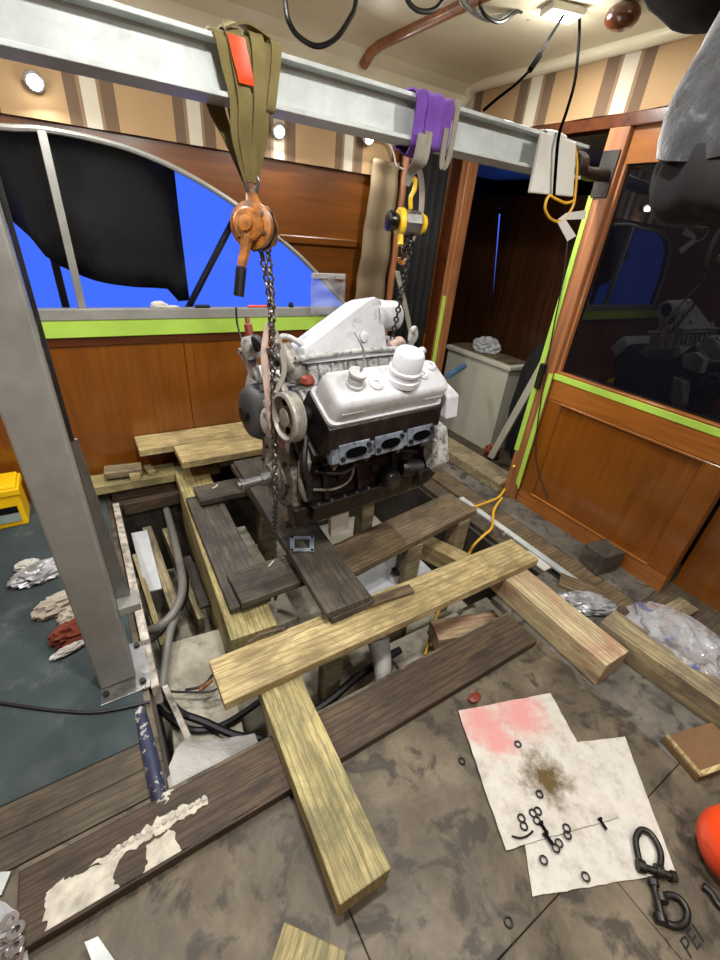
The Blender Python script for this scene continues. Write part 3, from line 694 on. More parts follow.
b = MB(); b.tube([(.53, 1.515, 1.655), (.512, 1.515, 1.70), (.53, 1.515, 1.725), (.548, 1.515, 1.70), (.53, 1.515, 1.655)], .008, 8); b.build('top_hook', 'steel', oh, smooth=True)
ax = V((-.62, -.72, .1)).normalized()
MB().lathe([(.020, -.075), (.056, -.07), (.062, -.045), (.062, -.02), (.05, -.018), (.05, .0), (.066, .004), (.066, .03), (.055, .036)], c, ax, 24).build('gear_case', 'orange_paint', oh, smooth=True)
MB().lathe([(.046, .0365), (.046, .055), (.040, .062), (.022, .063), (.020, .078), (.010, .08)], c, ax, 20).build('hand_wheel', 'orange_paint', oh, smooth=True)
MB().lathe([(.058, -.0175), (.058, -.0005)], c, ax, 24).build('chain_guide', 'steel', oh, smooth=True)
MB().prism([c+V((-.02,0,.05)), c+V((.035,.0,.05)), c+V((.016,.02,.095)), c+V((-.008,.02,.095))], (0, .022, .0)).build('top_yoke', 'orange_paint', oh, bevel=.004)
for k in range(6):
    a_ = k*math.pi/3; u_ = ax.orthogonal().normalized(); w_ = ax.cross(u_); q_ = c+(u_*math.cos(a_)+w_*math.sin(a_))*.050
    MB().cyl(q_+ax*.0362, q_+ax*.043, .006, n=6).build('bolt', 'steel', oh)
MB().lathe([(.070, -.0165), (.070, -.011)], c, ax, 8).build('side_plate', 'dark_steel', oh)
MB().prism([c+V((.03,-.005,-.07)), c+V((.075,-.005,-.045)), c+V((.078,-.005,.02)), c+V((.045,-.005,.06)), c+V((.02,-.005,.05))], (0, .03, 0)).build('rear_housing', 'orange_paint', oh, bevel=.006)
lv = c+ax*.05
MB().tube([lv, lv+V((-.012,-.004,-.06)), lv+V((-.03,-.008,-.115))], lambda u: .020-.006*u, 8).build('lever', 'orange_paint', oh, smooth=True)
MB().tube([lv+V((-.0302,-.0081,-.117)), lv+V((-.045,-.012,-.20))], .0165, 10, smooth=0).build('lever_grip', 'black_rubber', oh, smooth=True)
b = MB(); chain_mb(b, [c+V((.022,.02,-.04)), c+V((.040,-.01,-.2)), (.568, 1.47, 1.25)]); b.build('load_chain', 'chain_steel', oh, smooth=True)
b = MB(); chain_mb(b, [c+V((.050,.025,-.04)), c+V((.052,-.005,-.2)), (.562, 1.455, 1.2), (.556, 1.44, .95), (.553, 1.435, .75), (.556, 1.44, .58), (.580, 1.525, .36), (.587, 1.553, .15), (.587, 1.553, -.13)], .030, .0042); b.build('slack_chain', 'chain_steel', oh, smooth=True)
b = MB(); hook(b, (.570, 1.47, 1.24), .022, .008); b.build('load_hook', 'steel', oh, smooth=True)
yh = thing('yellow_hoist', (1.12, 1.50, 1.55), 'small yellow and grey lever chain hoist hanging from the grey strap', 'hoist')
c2 = ony(411, 223, 1.50)
b = MB(); b.tube([c2+V((0,.012,.045)), c2+V((-.006,.012,.08)), c2+V((.006,.012,.105)), c2+V((.004,.012,.135)), c2+V((-.012,.012,.135))], .008, 8); b.build('top_hook', 'yellow_paint', yh, smooth=True)
ax2 = V((1, -.25, 0)).normalized()
MB().lathe([(.034, -.035), (.042, -.03), (.042, .03), (.034, .035)], c2, ax2, 8).build('body', 'steel', yh, bevel=.002)
MB().lathe([(.030, .036), (.036, .040), (.030, .056), (.012, .06)], c2, ax2, 16).build('end_cap', 'yellow_paint', yh, smooth=True)
MB().lathe([(.044, -.055), (.047, -.05), (.047, -.0355), (.030, -.0352)], c2, ax2, 12).build('frame_plate', 'yellow_paint', yh, smooth=True)
MB().lathe([(.020, -.098), (.034, -.094), (.034, -.075), (.026, -.0555)], c2, ax2, 14).build('hand_wheel', 'black_gloss', yh, smooth=True)
MB().tube([c2+ax2*-.045+V((0,-.01,-.03)), c2+ax2*-.045+V((-.008,-.03,-.075))], .011, 8, smooth=0).build('lever', 'yellow_paint', yh, smooth=True)
b = MB(); chain_mb(b, [c2+V((.012,.0,-.042)), c2+V((.015,.02,-.2)), (1.18, 1.585, 1.20)]); b.build('load_chain', 'dark_steel', yh, smooth=True)
b = MB(); chain_mb(b, [c2+V((-.006,.01,-.042)), c2+V((.0,.015,-.07)), c2+V((.02,.05,-.10))]); b.build('load_chain', 'dark_steel', yh, smooth=True)
b = MB(); hook(b, c2+V((.024, .06, -.10)), .020, .008); b.build('load_hook', 'orange_paint', yh, smooth=True)

# ================================================================== ENGINE
EC = V((.93, 1.53, .668))
ET = Matrix.Translation(EC) @ Matrix.Rotation(math.radians(5), 4, 'Z') @ Matrix.Rotation(math.radians(-13), 4, 'X')
en = thing('engine', (.93, 1.53, .29), 'dirty white and black V6 marine engine slung over the open hatch', 'engine')
def E(): return MB(ET)
def bank(s):
    q = math.sqrt(.5); return Matrix(((1, 0, 0, 0), (0, s*q, s*q, 0), (0, -q, q, 0), (0, 0, 0, 1)))
blk = E(); blk.prism([(-.30, -.17, -.10), (-.30, -.17, .06), (-.30, -.26, .13), (-.30, -.13, .27), (-.30, 0, .20), (-.30, .13, .27), (-.30, .26, .13), (-.30, .17, .06), (-.30, .17, -.10)], (.60, 0, 0))
block = blk.build('block', 'grease', en, bevel=.010)
for x in (-.22, -.05, .15):       # ribs and bosses on the crankcase side
    E().box((x-.010, -.196, -.09), (x+.012, -.171, .05)).build('rib', 'grease', block, bevel=.004)
for x in (-.13, .05):
    E().cyl((x, -.171, -.02), (x, -.184, -.02), .022, n=14).build('core_plug', 'grease', block, smooth=True)
for s, nm in ((-1, 'near'), (1, 'far')):
    Bk = ET @ bank(s)
    hd = MB(Bk); hd.prism([(-.285, -.10, .29), (-.285, .11, .29), (-.285, .128, .36), (-.285, .085, .428), (-.285, -.10, .428)], (.57, 0, 0))
    head = hd.build('cylinder_head', 'grease', en, bevel=.006)
    ex_ = MB(Bk); ex_.prism([(-.272, .122, .362), (-.272, .166, .318), (-.272, .158, .298), (-.272, .112, .298)], (.544, 0, 0))
    rail = ex_.build('exhaust_flange', 'head_metal', head, bevel=.004)
    for x in (-.17, .0, .17):
        p = MB(Bk); pts = []
        for i in range(16):
            t_ = 2*math.pi*i/16; uu = .019*math.sin(t_); pts.append((x+.050*math.copysign(abs(math.cos(t_))**.7, math.cos(t_)), .1535-.707*uu, .3505+.707*uu))
        pd = MB(Bk); pd.prism([(x-.072, .1225, .373), (x-.072, .1765, .319), (x-.072, .166, .3085), (x-.072, .112, .3625)], (.144, 0, 0)); pd.build('port_pad', 'head_metal', head, bevel=.004)
        p.prism(pts, (0, .0012, .0012)); p.build('exhaust_port', 'hole_black', head)
        for dx in (-.085, .085):
            MB(Bk).cyl((x+dx*.72, .146-(.012 if dx > 0 else -.012), .344+(.012 if dx > 0 else -.012)), (x+dx*.72, .156-(.012 if dx > 0 else -.012), .354+(.012 if dx > 0 else -.012)), .010, n=6).build('bolt', 'dark_steel', head)
    for x in (-.235, -.08, .09, .235):
        MB(Bk).lathe([(.018, 0), (.014, .012), (.010, .03), (.006, .05)], (x, .140, .300), (0, .3, -.95), 10).build('spark_plug', 'cast_grey', head, smooth=True)
    # valve cover: lipped pressing with rounded shoulders
    vc = MB(Bk)
    def ringpts(hx0, hx1, a0, a1, h, r):
        out = []
        for cx, cy, t0 in ((hx1-r, a1-r, 0), (hx0+r, a1-r, 90), (hx0+r, a0+r, 180), (hx1-r, a0+r, 270)):
            for k in range(5):
                q = math.radians(t0+k*22.5); out.append((cx+r*math.cos(q), cy+r*math.sin(q), h))
        return out
    lay = [(0.010, .430, .03), (0.010, .444, .03), (0, .446, .03), (0, .515, .032), (-.006, .532, .034), (-.018, .540, .036)]
    vs = []
    for g_, h, r in lay: vs += ringpts(-.275-g_, .275+g_, -.092-g_, .068+g_, h, r)
    fs = []
    for k in range(len(lay)-1):
        for i in range(20): fs.append((k*20+i, k*20+(i+1) % 20, (k+1)*20+(i+1) % 20, (k+1)*20+i))
    fs.append(tuple((len(lay)-1)*20+i for i in range(20)))
    vc.add(vs, fs); cov = vc.build('valve_cover', 'white_paint', en, smooth=True)
    if s < 0:
        up = (0, .16, 1)
        f = MB(Bk).lathe([(.066, 0), (.066, .022), (.060, .026), (.060, .042), (.064, .046), (.064, .056), (.058, .060), (.056, .115), (.050, .124), (.020, .128)], (.045, .0, .535), (-.05, -.30, 1), 28).build('oil_filler', 'white_paint', cov, smooth=True)
        MB(Bk).tube([(.085, -.04, .62), (.12, -.055, .63), (.14, -.06, .62)], .013, 10).build('breather_spout', 'white_paint', f, smooth=True)
        MB(Bk).lathe([(.034, 0), (.034, .010), (.030, .012), (.030, .045), (.034, .047), (.034, .056), (.012, .06)], (-.175, -.012, .538), (0, -.2, 1), 20).build('filler_cap', 'white_paint', cov, smooth=True)
        MB(Bk).tube([(-.170, -.02, .597), (-.165, -.045, .65), (-.19, -.07, .69), (-.20, -.1, .70)], .004, 6).build('cap_wire', 'galvanised', cov, smooth=True)
        for gx, ga, gr in ((-.085, .0, .030), (.155, -.01, .026), (.225, -.045, .024)):
            MB(Bk).lathe([(gr, 0), (gr, .008), (gr*.75, .014), (gr*.4, .012), (gr*.35, .004)], (gx, ga, .5395), (0, 0, 1), 20).build('grommet', 'white_paint', cov, smooth=True)
        for gx in (-.2, .2):
            MB(Bk).box((gx-.05, .067, .47), (gx+.05, .071, .49)).build('raised_pad', 'white_paint', cov, bevel=.002)
# intake manifold between the banks
im = E(); im.prism([(-.26, -.16, .30), (-.26, -.13, .365), (-.26, .13, .365), (-.26, .16, .30), (-.26, .0, .22)], (.52, 0, 0)); man = im.build('intake_manifold', 'white_grimy', en, bevel=.008)
pl = E(); pl.box((-.20, -.105, .3655), (.25, .105, .455)); plen = pl.build('plenum_base', 'white_grimy', en, bevel=.012)
E().box((-.225, -.125, .456), (.262, .125, .474)).build('plenum_flange', 'white_paint', plen, bevel=.004)
for i in range(7):
    E().box((-.16+i*.062, -.118, .375), (-.150+i*.062, -.1055, .448)).build('rib', 'white_grimy', plen, bevel=.002)
for x in (-.21, -.09, .03, .15, .25):
    E().cyl((x, -.115, .4745), (x, -.115, .486), .010, n=6).build('bolt', 'galvanised', plen)
E().tube([(-.27, -.135, .478), (-.1, -.135, .485), (.1, -.133, .485), (.285, -.13, .478)], .011, 10).build('fuel_rail', 'white_grimy', plen, smooth=True)
# tall wedge shaped air elbow with its round outlet
el = E(); el.prism([(-.20, -.085, .4745), (-.20, -.085, .515), (.125, -.085, .685), (.165, -.085, .697), (.200, -.085, .682), (.225, -.085, .4745)], (0, .17, 0))
elbow = el.build('air_elbow', 'white_paint', en, bevel=.007)
E().lathe([(.066, 0), (.070, .02), (.070, .06), (.066, .065), (.066, .15), (.062, .155), (.050, .1555), (.050, .12)], (.175, -.03, .622), (1, .12, -.02), 28, False).build('outlet', 'white_paint', elbow, smooth=True)
E().cyl((.292, -.014, .620), (.294, -.014, .620), .052, n=24).build('throat', 'hole_black', elbow)
E().lathe([(.022, 0), (.022, .012), (.015, .016)], (.09, -.0855, .54), (0, -1, 0), 14).build('boss', 'white_paint', elbow, smooth=True)
E().tube([(.235, -.02, .53), (.26, -.05, .52), (.30, -.06, .50), (.31, -.05, .44)], .014, 10).build('vent_hose', 'white_grimy', plen, smooth=True)
E().tube([(.23, -.09, .49), (.30, -.08, .51), (.345, -.05, .47), (.35, -.04, .40), (.34, -.04, .34)], .020, 10).build('coolant_hose', 'pink_strap', plen, smooth=True)
# front of the engine
tc = E(); tc.prism([(-.345, -.13, -.13), (-.345, -.15, .02), (-.345, -.10, .17), (-.345, .10, .17), (-.345, .15, .02), (-.345, .13, -.13)], (.044, 0, 0)); tim = tc.build('timing_cover', 'cast_grey', en, bevel=.010)
E().lathe([(.095, 0), (.095, .012), (.07, .016), (.055, .034)], (-.346, 0, 0), (-1, 0, 0), 24).build('seal_boss', 'cast_grey', tim, smooth=True)
E().lathe([(.030, 0), (.030, .04), (.020, .042), (.020, .115), (.027, .117), (.027, .130), (.016, .131), (.016, .14)], (-.381, 0, 0), (-1, 0, 0), 18).build('crank_snout', 'steel', en, smooth=True)
for k in range(8):
    a = k*math.pi/4+.3; E().cyl((-.346, .115*math.cos(a), .02+.115*math.sin(a)), (-.357, .115*math.cos(a), .02+.115*math.sin(a)), .010, n=6).build('bolt', 'dark_steel', tim)
E().box((-.36, -.165, -.19), (-.30, -.09, -.105)).build('front_mount', 'grease', en, bevel=.008)
wp = E(); wp.lathe([(.06, 0), (.06, .02), (.045, .03), (.03, .035)], (-.346, -.02, .235), (-1, 0, 0), 20); pump = wp.build('water_pump', 'white_grimy', en, smooth=True)
E().prism([(-.345, -.12, .17), (-.345, -.10, .30), (-.345, .12, .33), (-.345, .15, .20)], (.04, 0, 0)).build('pump_body', 'white_grimy', en, bevel=.012)
pc = V((-.335, -.215, .285))
pu_ = E(); pu_.lathe([(.035, 0), (.090, .004), (.094, .012), (.085, .018), (.094, .024), (.083, .032), (.092, .040), (.092, .052), (.080, .056), (.076, .030), (.036, .028), (.034, .05), (.014, .052)], pc, (-1, 0, 0), 32)
pul = pu_.build('pulley', 'pulley_grey', en, smooth=True)
for k in range(5):
    a = k*2*math.pi/5; E().cyl(pc+V((-.033, .056*math.cos(a), .056*math.sin(a))), pc+V((-.0285, .056*math.cos(a), .056*math.sin(a))), .015, n=12).build('pulley_hole', 'hole_black', pul)
E().cyl(pc+V((.0, 0, 0)), pc+V((.08, 0, 0)), .034, n=18).build('pulley_bearing', 'grease', pul, smooth=True)
br = E(); br.prism([(-.30, -.20, .22), (-.30, -.10, .40), (-.30, -.02, .43), (-.30, .0, .30), (-.30, -.10, .18)], (-.030, 0, 0)); brk = br.build('front_bracket', 'cast_grey', en, bevel=.008)
E().cyl((-.331, -.06, .37), (-.334, -.06, .37), .018, n=14).build('bracket_hole', 'hole_black', brk)
E().lathe([(.045, 0), (.055, .04), (.035, .10), (.026, .14)], (-.24, -.07, .40), (-.2, .2, 1), 18).build('thermostat_housing', 'cast_grey', en, smooth=True)
E().lathe([(.026, 0), (.030, .012), (.022, .03), (.010, .034)], (-.24, -.155, .385), (-.1, -.3, 1), 14).build('red_sensor', 'red_paint', en, smooth=True)
# alternator on the far front corner
ac = V((-.30, .15, .255)); aa = (-1, -.05, 0)
al = E(); al.lathe([(.055, -.10), (.108, -.09), (.118, -.06), (.118, .05), (.105, .07), (.085, .078), (.05, .08)], ac, aa, 28); alt = al.build('alternator', 'grey_plastic', en, smooth=True)
E().lathe([(.022, 0), (.032, .003), (.032, .008), (.026, .012), (.032, .016), (.032, .021), (.012, .023)], ac+V((-.081, 0, 0)), aa, 22).build('alternator_pulley', 'dark_steel', alt, smooth=True)
for k in range(10):
    a = 2*math.pi*k/10; E().box((-.04, -.008, .116), (.05, .008, .122), Matrix.Translation(ac) @ Matrix.Rotation(a, 4, 'X')).build('vent_rib', 'grey_plastic', alt, bevel=.002)
E().prism([(-.31, .08, .38), (-.31, .15, .52), (-.31, .20, .54), (-.31, .24, .49), (-.31, .16, .40)], (-.03, 0, 0)).build('alternator_bracket', 'white_grimy', en, bevel=.008)
E().cyl((-.342, .19, .51), (-.36, .19, .51), .014, n=8).build('bolt', 'galvanised', en)
fp = E(); fp.lathe([(.04, 0), (.045, .03), (.04, .07), (.03, .09)], (-.33, .10, .48), (-.1, .1, 1), 18); fuel = fp.build('fuel_pump', 'white_grimy', en, smooth=True)
E().lathe([(.016, 0), (.016, .04), (.010, .045), (.008, .07)], (-.34, .10, .572), (0, .05, 1), 12).build('fitting', 'red_paint', fuel, smooth=True)
E().tube([(-.36, .14, .55), (-.365, .15, .62), (-.36, .15, .68)], .004, 6).build('dipstick', 'dark_steel', fuel, smooth=True)
E().tube([(-.33, .06, .52), (-.36, .0, .56), (-.33, -.05, .50), (-.30, -.06, .46)], .016, 10).build('water_hose', 'black_rubber', en, smooth=True)
E().tube([(-.28, .03, .50), (-.25, .0, .56), (-.2, -.03, .54), (-.17, -.05, .50)], .011, 8).build('fuel_line', 'white_grimy', en, smooth=True)
E().box((-.33, -.06, .44), (-.24, .03, .50)).build('thermostat_bracket', 'white_paint', en, bevel=.01)
E().tube([(-.33, -.20, .14), (-.345, -.21, .20), (-.31, -.20, .27), (-.29, -.17, .33)], .009, 8).build('pipe', 'dark_steel', en, smooth=True)
E().tube([(-.31, -.17, .10), (-.33, -.185, .0), (-.31, -.18, -.07)], .012, 8).build('pipe', 'cast_grey', en, smooth=True)
# rear: bellhousing, lifting eye, starter side
bh = E(); bh.lathe([(.20, 0), (.235, .012), (.26, .05), (.26, .09), (.22, .095), (.20, .07)], (.301, 0, .02), (1, 0, 0), 36); bell = bh.build('bellhousing', 'grease', en, smooth=True)
E().prism([(.31, -.20, .16), (.31, -.285, .12), (.31, -.30, -.04), (.31, -.25, -.10), (.31, -.21, .0)], (.10, 0, 0)).build('starter_flange', 'white_grimy', bell, bevel=.012)
E().prism([(.31, -.24, .22), (.31, -.36, .18), (.31, -.37, .28), (.31, -.30, .33), (.31, -.22, .31)], (.075, 0, 0)).build('rear_bracket', 'white_paint', en, bevel=.008)
E().tube([(.29, -.06, .46), (.33, -.10, .48), (.36, -.12, .52), (.35, -.13, .56), (.325, -.13, .54), (.33, -.12, .48)], .012, 8).build('lifting_eye', 'white_grimy', en, smooth=True)
E().box((.29, -.10, .33), (.33, .06, .47)).build('lifting_bracket', 'white_grimy', en, bevel=.008)
E().tube([(.20, -.18, -.06), (.30, -.21, -.07)], .045, 14, smooth=0).build('starter', 'grease', en, smooth=True)
E().box((.24, -.27, -.11), (.33, -.20, -.06)).build('rear_mount', 'grease', en, bevel=.008)
for k in range(9):
    a = k*2*math.pi/9; E().cyl((.392, .24*math.cos(a), .02+.24*math.sin(a)), (.402, .24*math.cos(a), .02+.24*math.sin(a)), .010, n=6).build('bolt', 'dark_steel', bell)
E().lathe([(.046, 0), (.048, .07), (.040, .085), (.012, .088)], (.10, -.172, -.055), (0, -1, -.25), 20).build('oil_filter', 'black_gloss', en, smooth=True)
E().tube([(-.27, -.20, .05), (-.15, -.225, .02), (-.02, -.215, .06), (.10, -.235, .07), (.24, -.25, .03)], .008, 8).build('wiring_loom', 'black_rubber', en, smooth=True)
E().tube([(-.28, -.19, -.03), (-.18, -.20, -.05), (-.10, -.205, -.02), (-.08, -.215, .08)], .006, 8).build('drain_pipe', 'cast_grey', en, smooth=True)
E().tube([(-.30, -.21, .20), (-.33, -.23, .10), (-.31, -.22, .02), (-.30, -.19, -.06)], .014, 8).build('lower_hose', 'black_rubber', en, smooth=True)
E().prism([(-.30, -.20, .02), (-.30, -.24, .10), (-.30, -.22, .17), (-.30, -.17, .12)], (-.02, 0, 0)).build('side_bracket', 'cast_grey', en, bevel=.004)
# sump: flat pan that rests on the boards
sp_ = E(); sp_.prism([(-.28, -.19, -.112), (-.28, .19, -.112), (-.28, .16, -.20), (-.28, -.15, -.20)], (.56, 0, 0)); sump = sp_.build('sump', 'grease', en, bevel=.010)
E().box((-.295, -.205, -.1115), (.295, .205, -.1005)).build('sump_flange', 'dark_steel', sump, bevel=.002)
for i in range(9):
    E().cyl((-.26+i*.065, -.19, -.1005), (-.26+i*.065, -.19, -.094), .008, n=6).build('bolt', 'steel', sump)
# pale strap and hose hanging down the front beside the chain
b = MB(); b.ribbon([(ony(268, 322, 1.50), V((.008, 0, 0))), (ony(264, 352, 1.48), V((.012, 0, 0))), (ony(267, 385, 1.47), V((.014, 0, 0))), (ony(270, 415, 1.47), V((.013, 0, 0))), (ony(274, 436, 1.47), V((.014, 0, 0)))], .006)
ws = b.build('front_strap', 'pink_strap', smooth=True, label='pale pinkish strap hanging beside the chain at the front of the engine', cat='strap')
MB().cyl(ony(274, 432, 1.455), ony(285, 446, 1.44), .009, .014).build('strap_end', 'pink_strap', ws, smooth=True)
b = MB(); b.ribbon([(ony(272, 326, 1.52), V((.010, 0, 0))), (ony(280, 345, 1.50), V((.012, 0, 0))), (ony(284, 372, 1.48), V((.010, 0, 0))), (ony(274, 395, 1.46), V((.010, 0, 0)))], .006)
b.build('grey_loop', 'grey_web', smooth=True, label='short grey strap loop between the chain and the front bracket', cat='strap')

# ================================================================== LAMPS
def spot(p, nrm, label, power, tilt):
    s = thing('spot_lamp', p, label, 'lamp')
    n_ = V(nrm).normalized()
    MB().lathe([(.036, 0), (.040, .008), (.036, .022), (.030, .024)], p, n_, 20).build('housing', 'chrome', s, smooth=True)
    MB().lathe([(.028, .0245), (.020, .030), (.004, .032)], p, n_, 18).build('lens', 'led', s, smooth=True)
    bulb('spot_glow', p+n_*.06, power*.12, .02); l = lamp('spot_light', p+n_*.045, power, .05); l.rotation_euler = V(tilt).to_track_quat('-Z', 'Y').to_euler()
    return s
spot(ony(34, 80, 2.795), (0, -1, -.5), 'lit spot lamp on the striped valance near the left edge', 9, (.1, -1, -.9))
spot(ony(278, 130, 2.795), (0, -1, -.5), 'lit spot lamp on the valance right of the olive sling', 9, (0, -1, -.9))
spot(ony(368, 137, 2.78), (0, -1, -.5), 'lit spot lamp on the valance left of the purple sling', 7, (0, -1, -.9))
wpts = [ony(372, 139, 2.79), ony(388, 143, 2.79), ony(394, 155, 2.79), ony(397, 166, 2.79), ony(408, 170, 2.79)]
MB().tube(wpts, .006, 6).build('lamp_wire', 'paper', smooth=True, label='thin pale wire trailing from the spot lamp beside the purple sling', cat='wire')
cl = onz(562, 14, ZC-.022)
c_ = thing('ceiling_light', (cl.x, cl.y, ZC-.03), 'bright rectangular LED light on the ceiling above the beam end', 'lamp')
R = Matrix.Translation((cl.x, cl.y, ZC-.0155)) @ Matrix.Rotation(math.radians(-20), 4, 'Z')
MB().box((-.075, -.05, -.015), (.075, .05, .014), R).build('housing', 'cabinet_white', c_, bevel=.006)
MB().box((-.062, -.038, -.019), (.062, .038, -.0155), R).build('diffuser', 'led', c_, bevel=.001)
bulb('ceiling_led', (cl.x, cl.y, ZC-.075), 12, .05); lamp('ceiling_led', (cl.x, cl.y, ZC-.05), 40, .10)
def unseen_puck(x, y, power, label, size=.16):  # lamps out of frame, added to match how the cabin is lit
    s = thing('ceiling_light', (x, y, ZC-.02), label, 'lamp')
    MB().lathe([(.09, 0), (.09, .012), (.075, .018)], (x, y, ZC-.0005), (0, 0, -1), 28).build('housing', 'chrome', s, smooth=True)
    MB().lathe([(.07, .0185), (.05, .024), (.01, .026)], (x, y, ZC-.0005), (0, 0, -1), 24).build('diffuser', 'led', s, smooth=True)
    bulb('ceiling_led', (x, y, ZC-.10), power*.28, .07); lamp('ceiling_led', (x, y, ZC-.05), power*1.25, .12)
unseen_puck(.35, .45, 46, 'added unseen round ceiling lamp above the foreground timbers')
unseen_puck(.25, 1.95, 24, 'unseen round ceiling lamp between the beam and the arched window')
unseen_puck(1.75, .35, 26, 'added unseen round ceiling lamp above the absorbent pads')
unseen_puck(-.75, 1.35, 34, 'added unseen round ceiling lamp above the teal carpet')
unseen_puck(.9, -.7, 34, 'added unseen round ceiling lamp behind the viewer')

# ================================================================== FLOOR CLUTTER
def quad(name, pts, th, mat, **kw):
    return MB().prism([V(p) for p in pts], (0, 0, -th)).build(name, mat, **kw)
def sheet(name, c00, c10, c11, c01, th, mat, seed, amp, **kw):
    """a limp sheet with soft creases"""
    N = 26; vs = []; fs = []
    for i in range(N+1):
        for j in range(N+1):
            u, v = i/N, j/N; p = V(c00)*(1-u)*(1-v)+V(c10)*u*(1-v)+V(c11)*u*v+V(c01)*(1-u)*v
            p.z += amp*max(0, .35+noise.noise(p*5+V((seed, 0, 0)))); p.x += .003*noise.noise(p*30); p.y += .003*noise.noise(p*30+V((5, 0, 0))); vs.append(p)
    m = len(vs); vs += [p-V((0, 0, th)) for p in vs]
    for i in range(N):
        for j in range(N):
            a = i*(N+1)+j; fs.append((a, a+N+1, a+N+2, a+1)); fs.append((m+a, m+a+1, m+a+N+2, m+a+N+1))
    for k in range(N):
        for a, b in ((k, k+1), (N*(N+1)+k, N*(N+1)+k+1), (k*(N+1), (k+1)*(N+1)), (k*(N+1)+N, (k+1)*(N+1)+N)): fs.append((a, b, m+b, m+a))
    return MB().add(vs, fs).build(name, mat, smooth=True, **kw)
a0, a1, a2 = onz(458,711,.010), onz(550,693,.010), onz(506,850,.010); a3 = a1+(a2-a0)
b0, b1, b2 = onz(532,897,.004), onz(675,872,.004), onz(625,737,.004); b3 = b0+(b2-b1)
sheet('absorbent_pad', b0, b1, b2, b3, .002, 'pad', 3, .003, label='white absorbent pad under the shackle, lying half beneath the stained pad', cat='absorbent pad')
ps = sheet('absorbent_pad', a2, a3, a1, a0, .002, 'pad_stained', 8, .003, label='white absorbent pad with a pink corner and a brown oil stain', cat='absorbent pad')
oc = onz(546, 776, .01)-ORG[ps]; pk1 = onz(480, 722, .01)-ORG[ps]; pk2 = onz(520, 712, .01)-ORG[ps]; pk3 = onz(500, 742, .01)-ORG[ps]
nz = pad_node.noise(pad_node.coords((1,1,1), False), 14, 8, .75)
colr = pad_base
for pk, rd in ((pk1, .12), (pk2, .13), (pk3, .08)): colr = pad_node.mix(colr, rgb(206,146,142), PATCH(pad_node, pk.x, pk.y, rd, .22))
colr = pad_node.mix(colr, rgb(92,76,44), PATCH(pad_node, oc.x, oc.y, .10, .20))
pad_node.color(colr)
zp = .017
wsh = [(521.5,818),(524,826),(533,813),(538,811),(537,820.5),(566.7,828),(567.6,835),(559,843),(556,848),(543.7,860),(539.6,794),(585.7,876.7),(518,744),(462,761),(508.7,922)]
WL = ['dark ring nearest the pad left edge, upper of two', 'dark ring nearest the pad left edge, lower of two', 'left dark ring of the cluster of three on the pad', 'upper right dark ring of the cluster of three on the pad', 'lowest dark ring of the cluster of three on the pad', 'upper of the two dark rings right of the black screws', 'lower of the two dark rings right of the black screws', 'dark ring touching another just below the black screws', 'lower left dark ring just below the black screws', 'lone dark ring on the pad below the black screws', 'dark ring at the lower edge of the brown oil stain', 'dark ring at the bottom edge of the white pads', 'dark ring just above the brown oil stain', 'lone dark ring on the plywood left of the stained pad', 'lone dark ring on the plywood below the pads']
w0 = None
for (x, y), lab in zip(wsh, WL):
    p = onz(x, y, zp if 515 < x < 590 else .004)
    if w0 is None:
        b = MB(); b.tube([p+V((.0105*math.cos(t), .0105*math.sin(t), 0)) for t in [2*math.pi*i/16 for i in range(16)]], .0028, 6, True, 0)
        w0 = b.build('seal_ring', 'black_rubber', smooth=True, label=lab, cat='ring', group='dark seal rings scattered around the pads'); wp0 = p
    else: dup(w0, p-wp0, 0, lab)
def screw(p, q, r, label):
    s = thing('screw', p, label, 'screw'); p, q = V(p), V(q); d = (q-p)
    prof = []; n_ = 10
    for i in range(n_): prof += [(r*.8, d.length*(i/n_)), (r, d.length*((i+.5)/n_))]
    MB().lathe(prof, p, d, 10).build('shank', 'black_gloss', s, smooth=True)
    MB().lathe([(r*1.8, 0), (r*1.9, r*.8), (r*1.2, r*1.6)], p-d.normalized()*r*1.61, d, 6).build('screw_head', 'black_gloss', s)
screw(onz(542,825,.02), onz(546,831,.02), .0055, 'upper black screw on the stained pad')
screw(onz(547,836,.02), onz(553,845,.02), .0065, 'lower black screw on the stained pad')
screw(onz(601,821,.015), onz(607,830,.015), .005, 'small dark screw on the right half of the pads')
MB().tube([onz(512,836,.018), onz(520,838,.018), onz(527,836,.018), onz(533,831,.018)], .003, 6).build('wire_scrap', 'dark_steel', smooth=True, label='short curved dark wire on the pad beside the rings', cat='wire')
def shackle(bow, pin, label, z):
    s = thing('shackle', onz(*bow[3], 0), label, 'shackle')
    b = MB(); b.tube([onz(x, y, z) for x, y in bow], .0092, 10); b.build('bow', 'dark_steel', s, smooth=True)
    p, q = onz(*pin[0], z), onz(*pin[1], z); d = (q-p).normalized()
    MB().cyl(p, q, .0095, n=14).build('pin', 'dark_steel', s, smooth=True)
    MB().cyl(q-d*.004, q+d*.012, .015, n=6).build('pin_head', 'dark_steel', s, bevel=.002)
    for e in (onz(*bow[0], z), onz(*bow[-1], z)): MB().cyl(e-d*.011, e+d*.011, .017, n=18).build('eye', 'dark_steel', s, smooth=True, bevel=.002)
shackle([(641,866),(637,850),(636,838),(641,830),(650,833),(658,845),(661,857),(659,871)], [(637,865),(672,876)], 'large dark bow shackle lying on the corner of the white pad', .022)
shackle([(661,898),(670,895),(680,899),(687,910),(686,921),(678,926),(669,924),(661,919)], [(663,922),(654,885)], 'dark bow shackle lying on the plywood below the pad', .014)
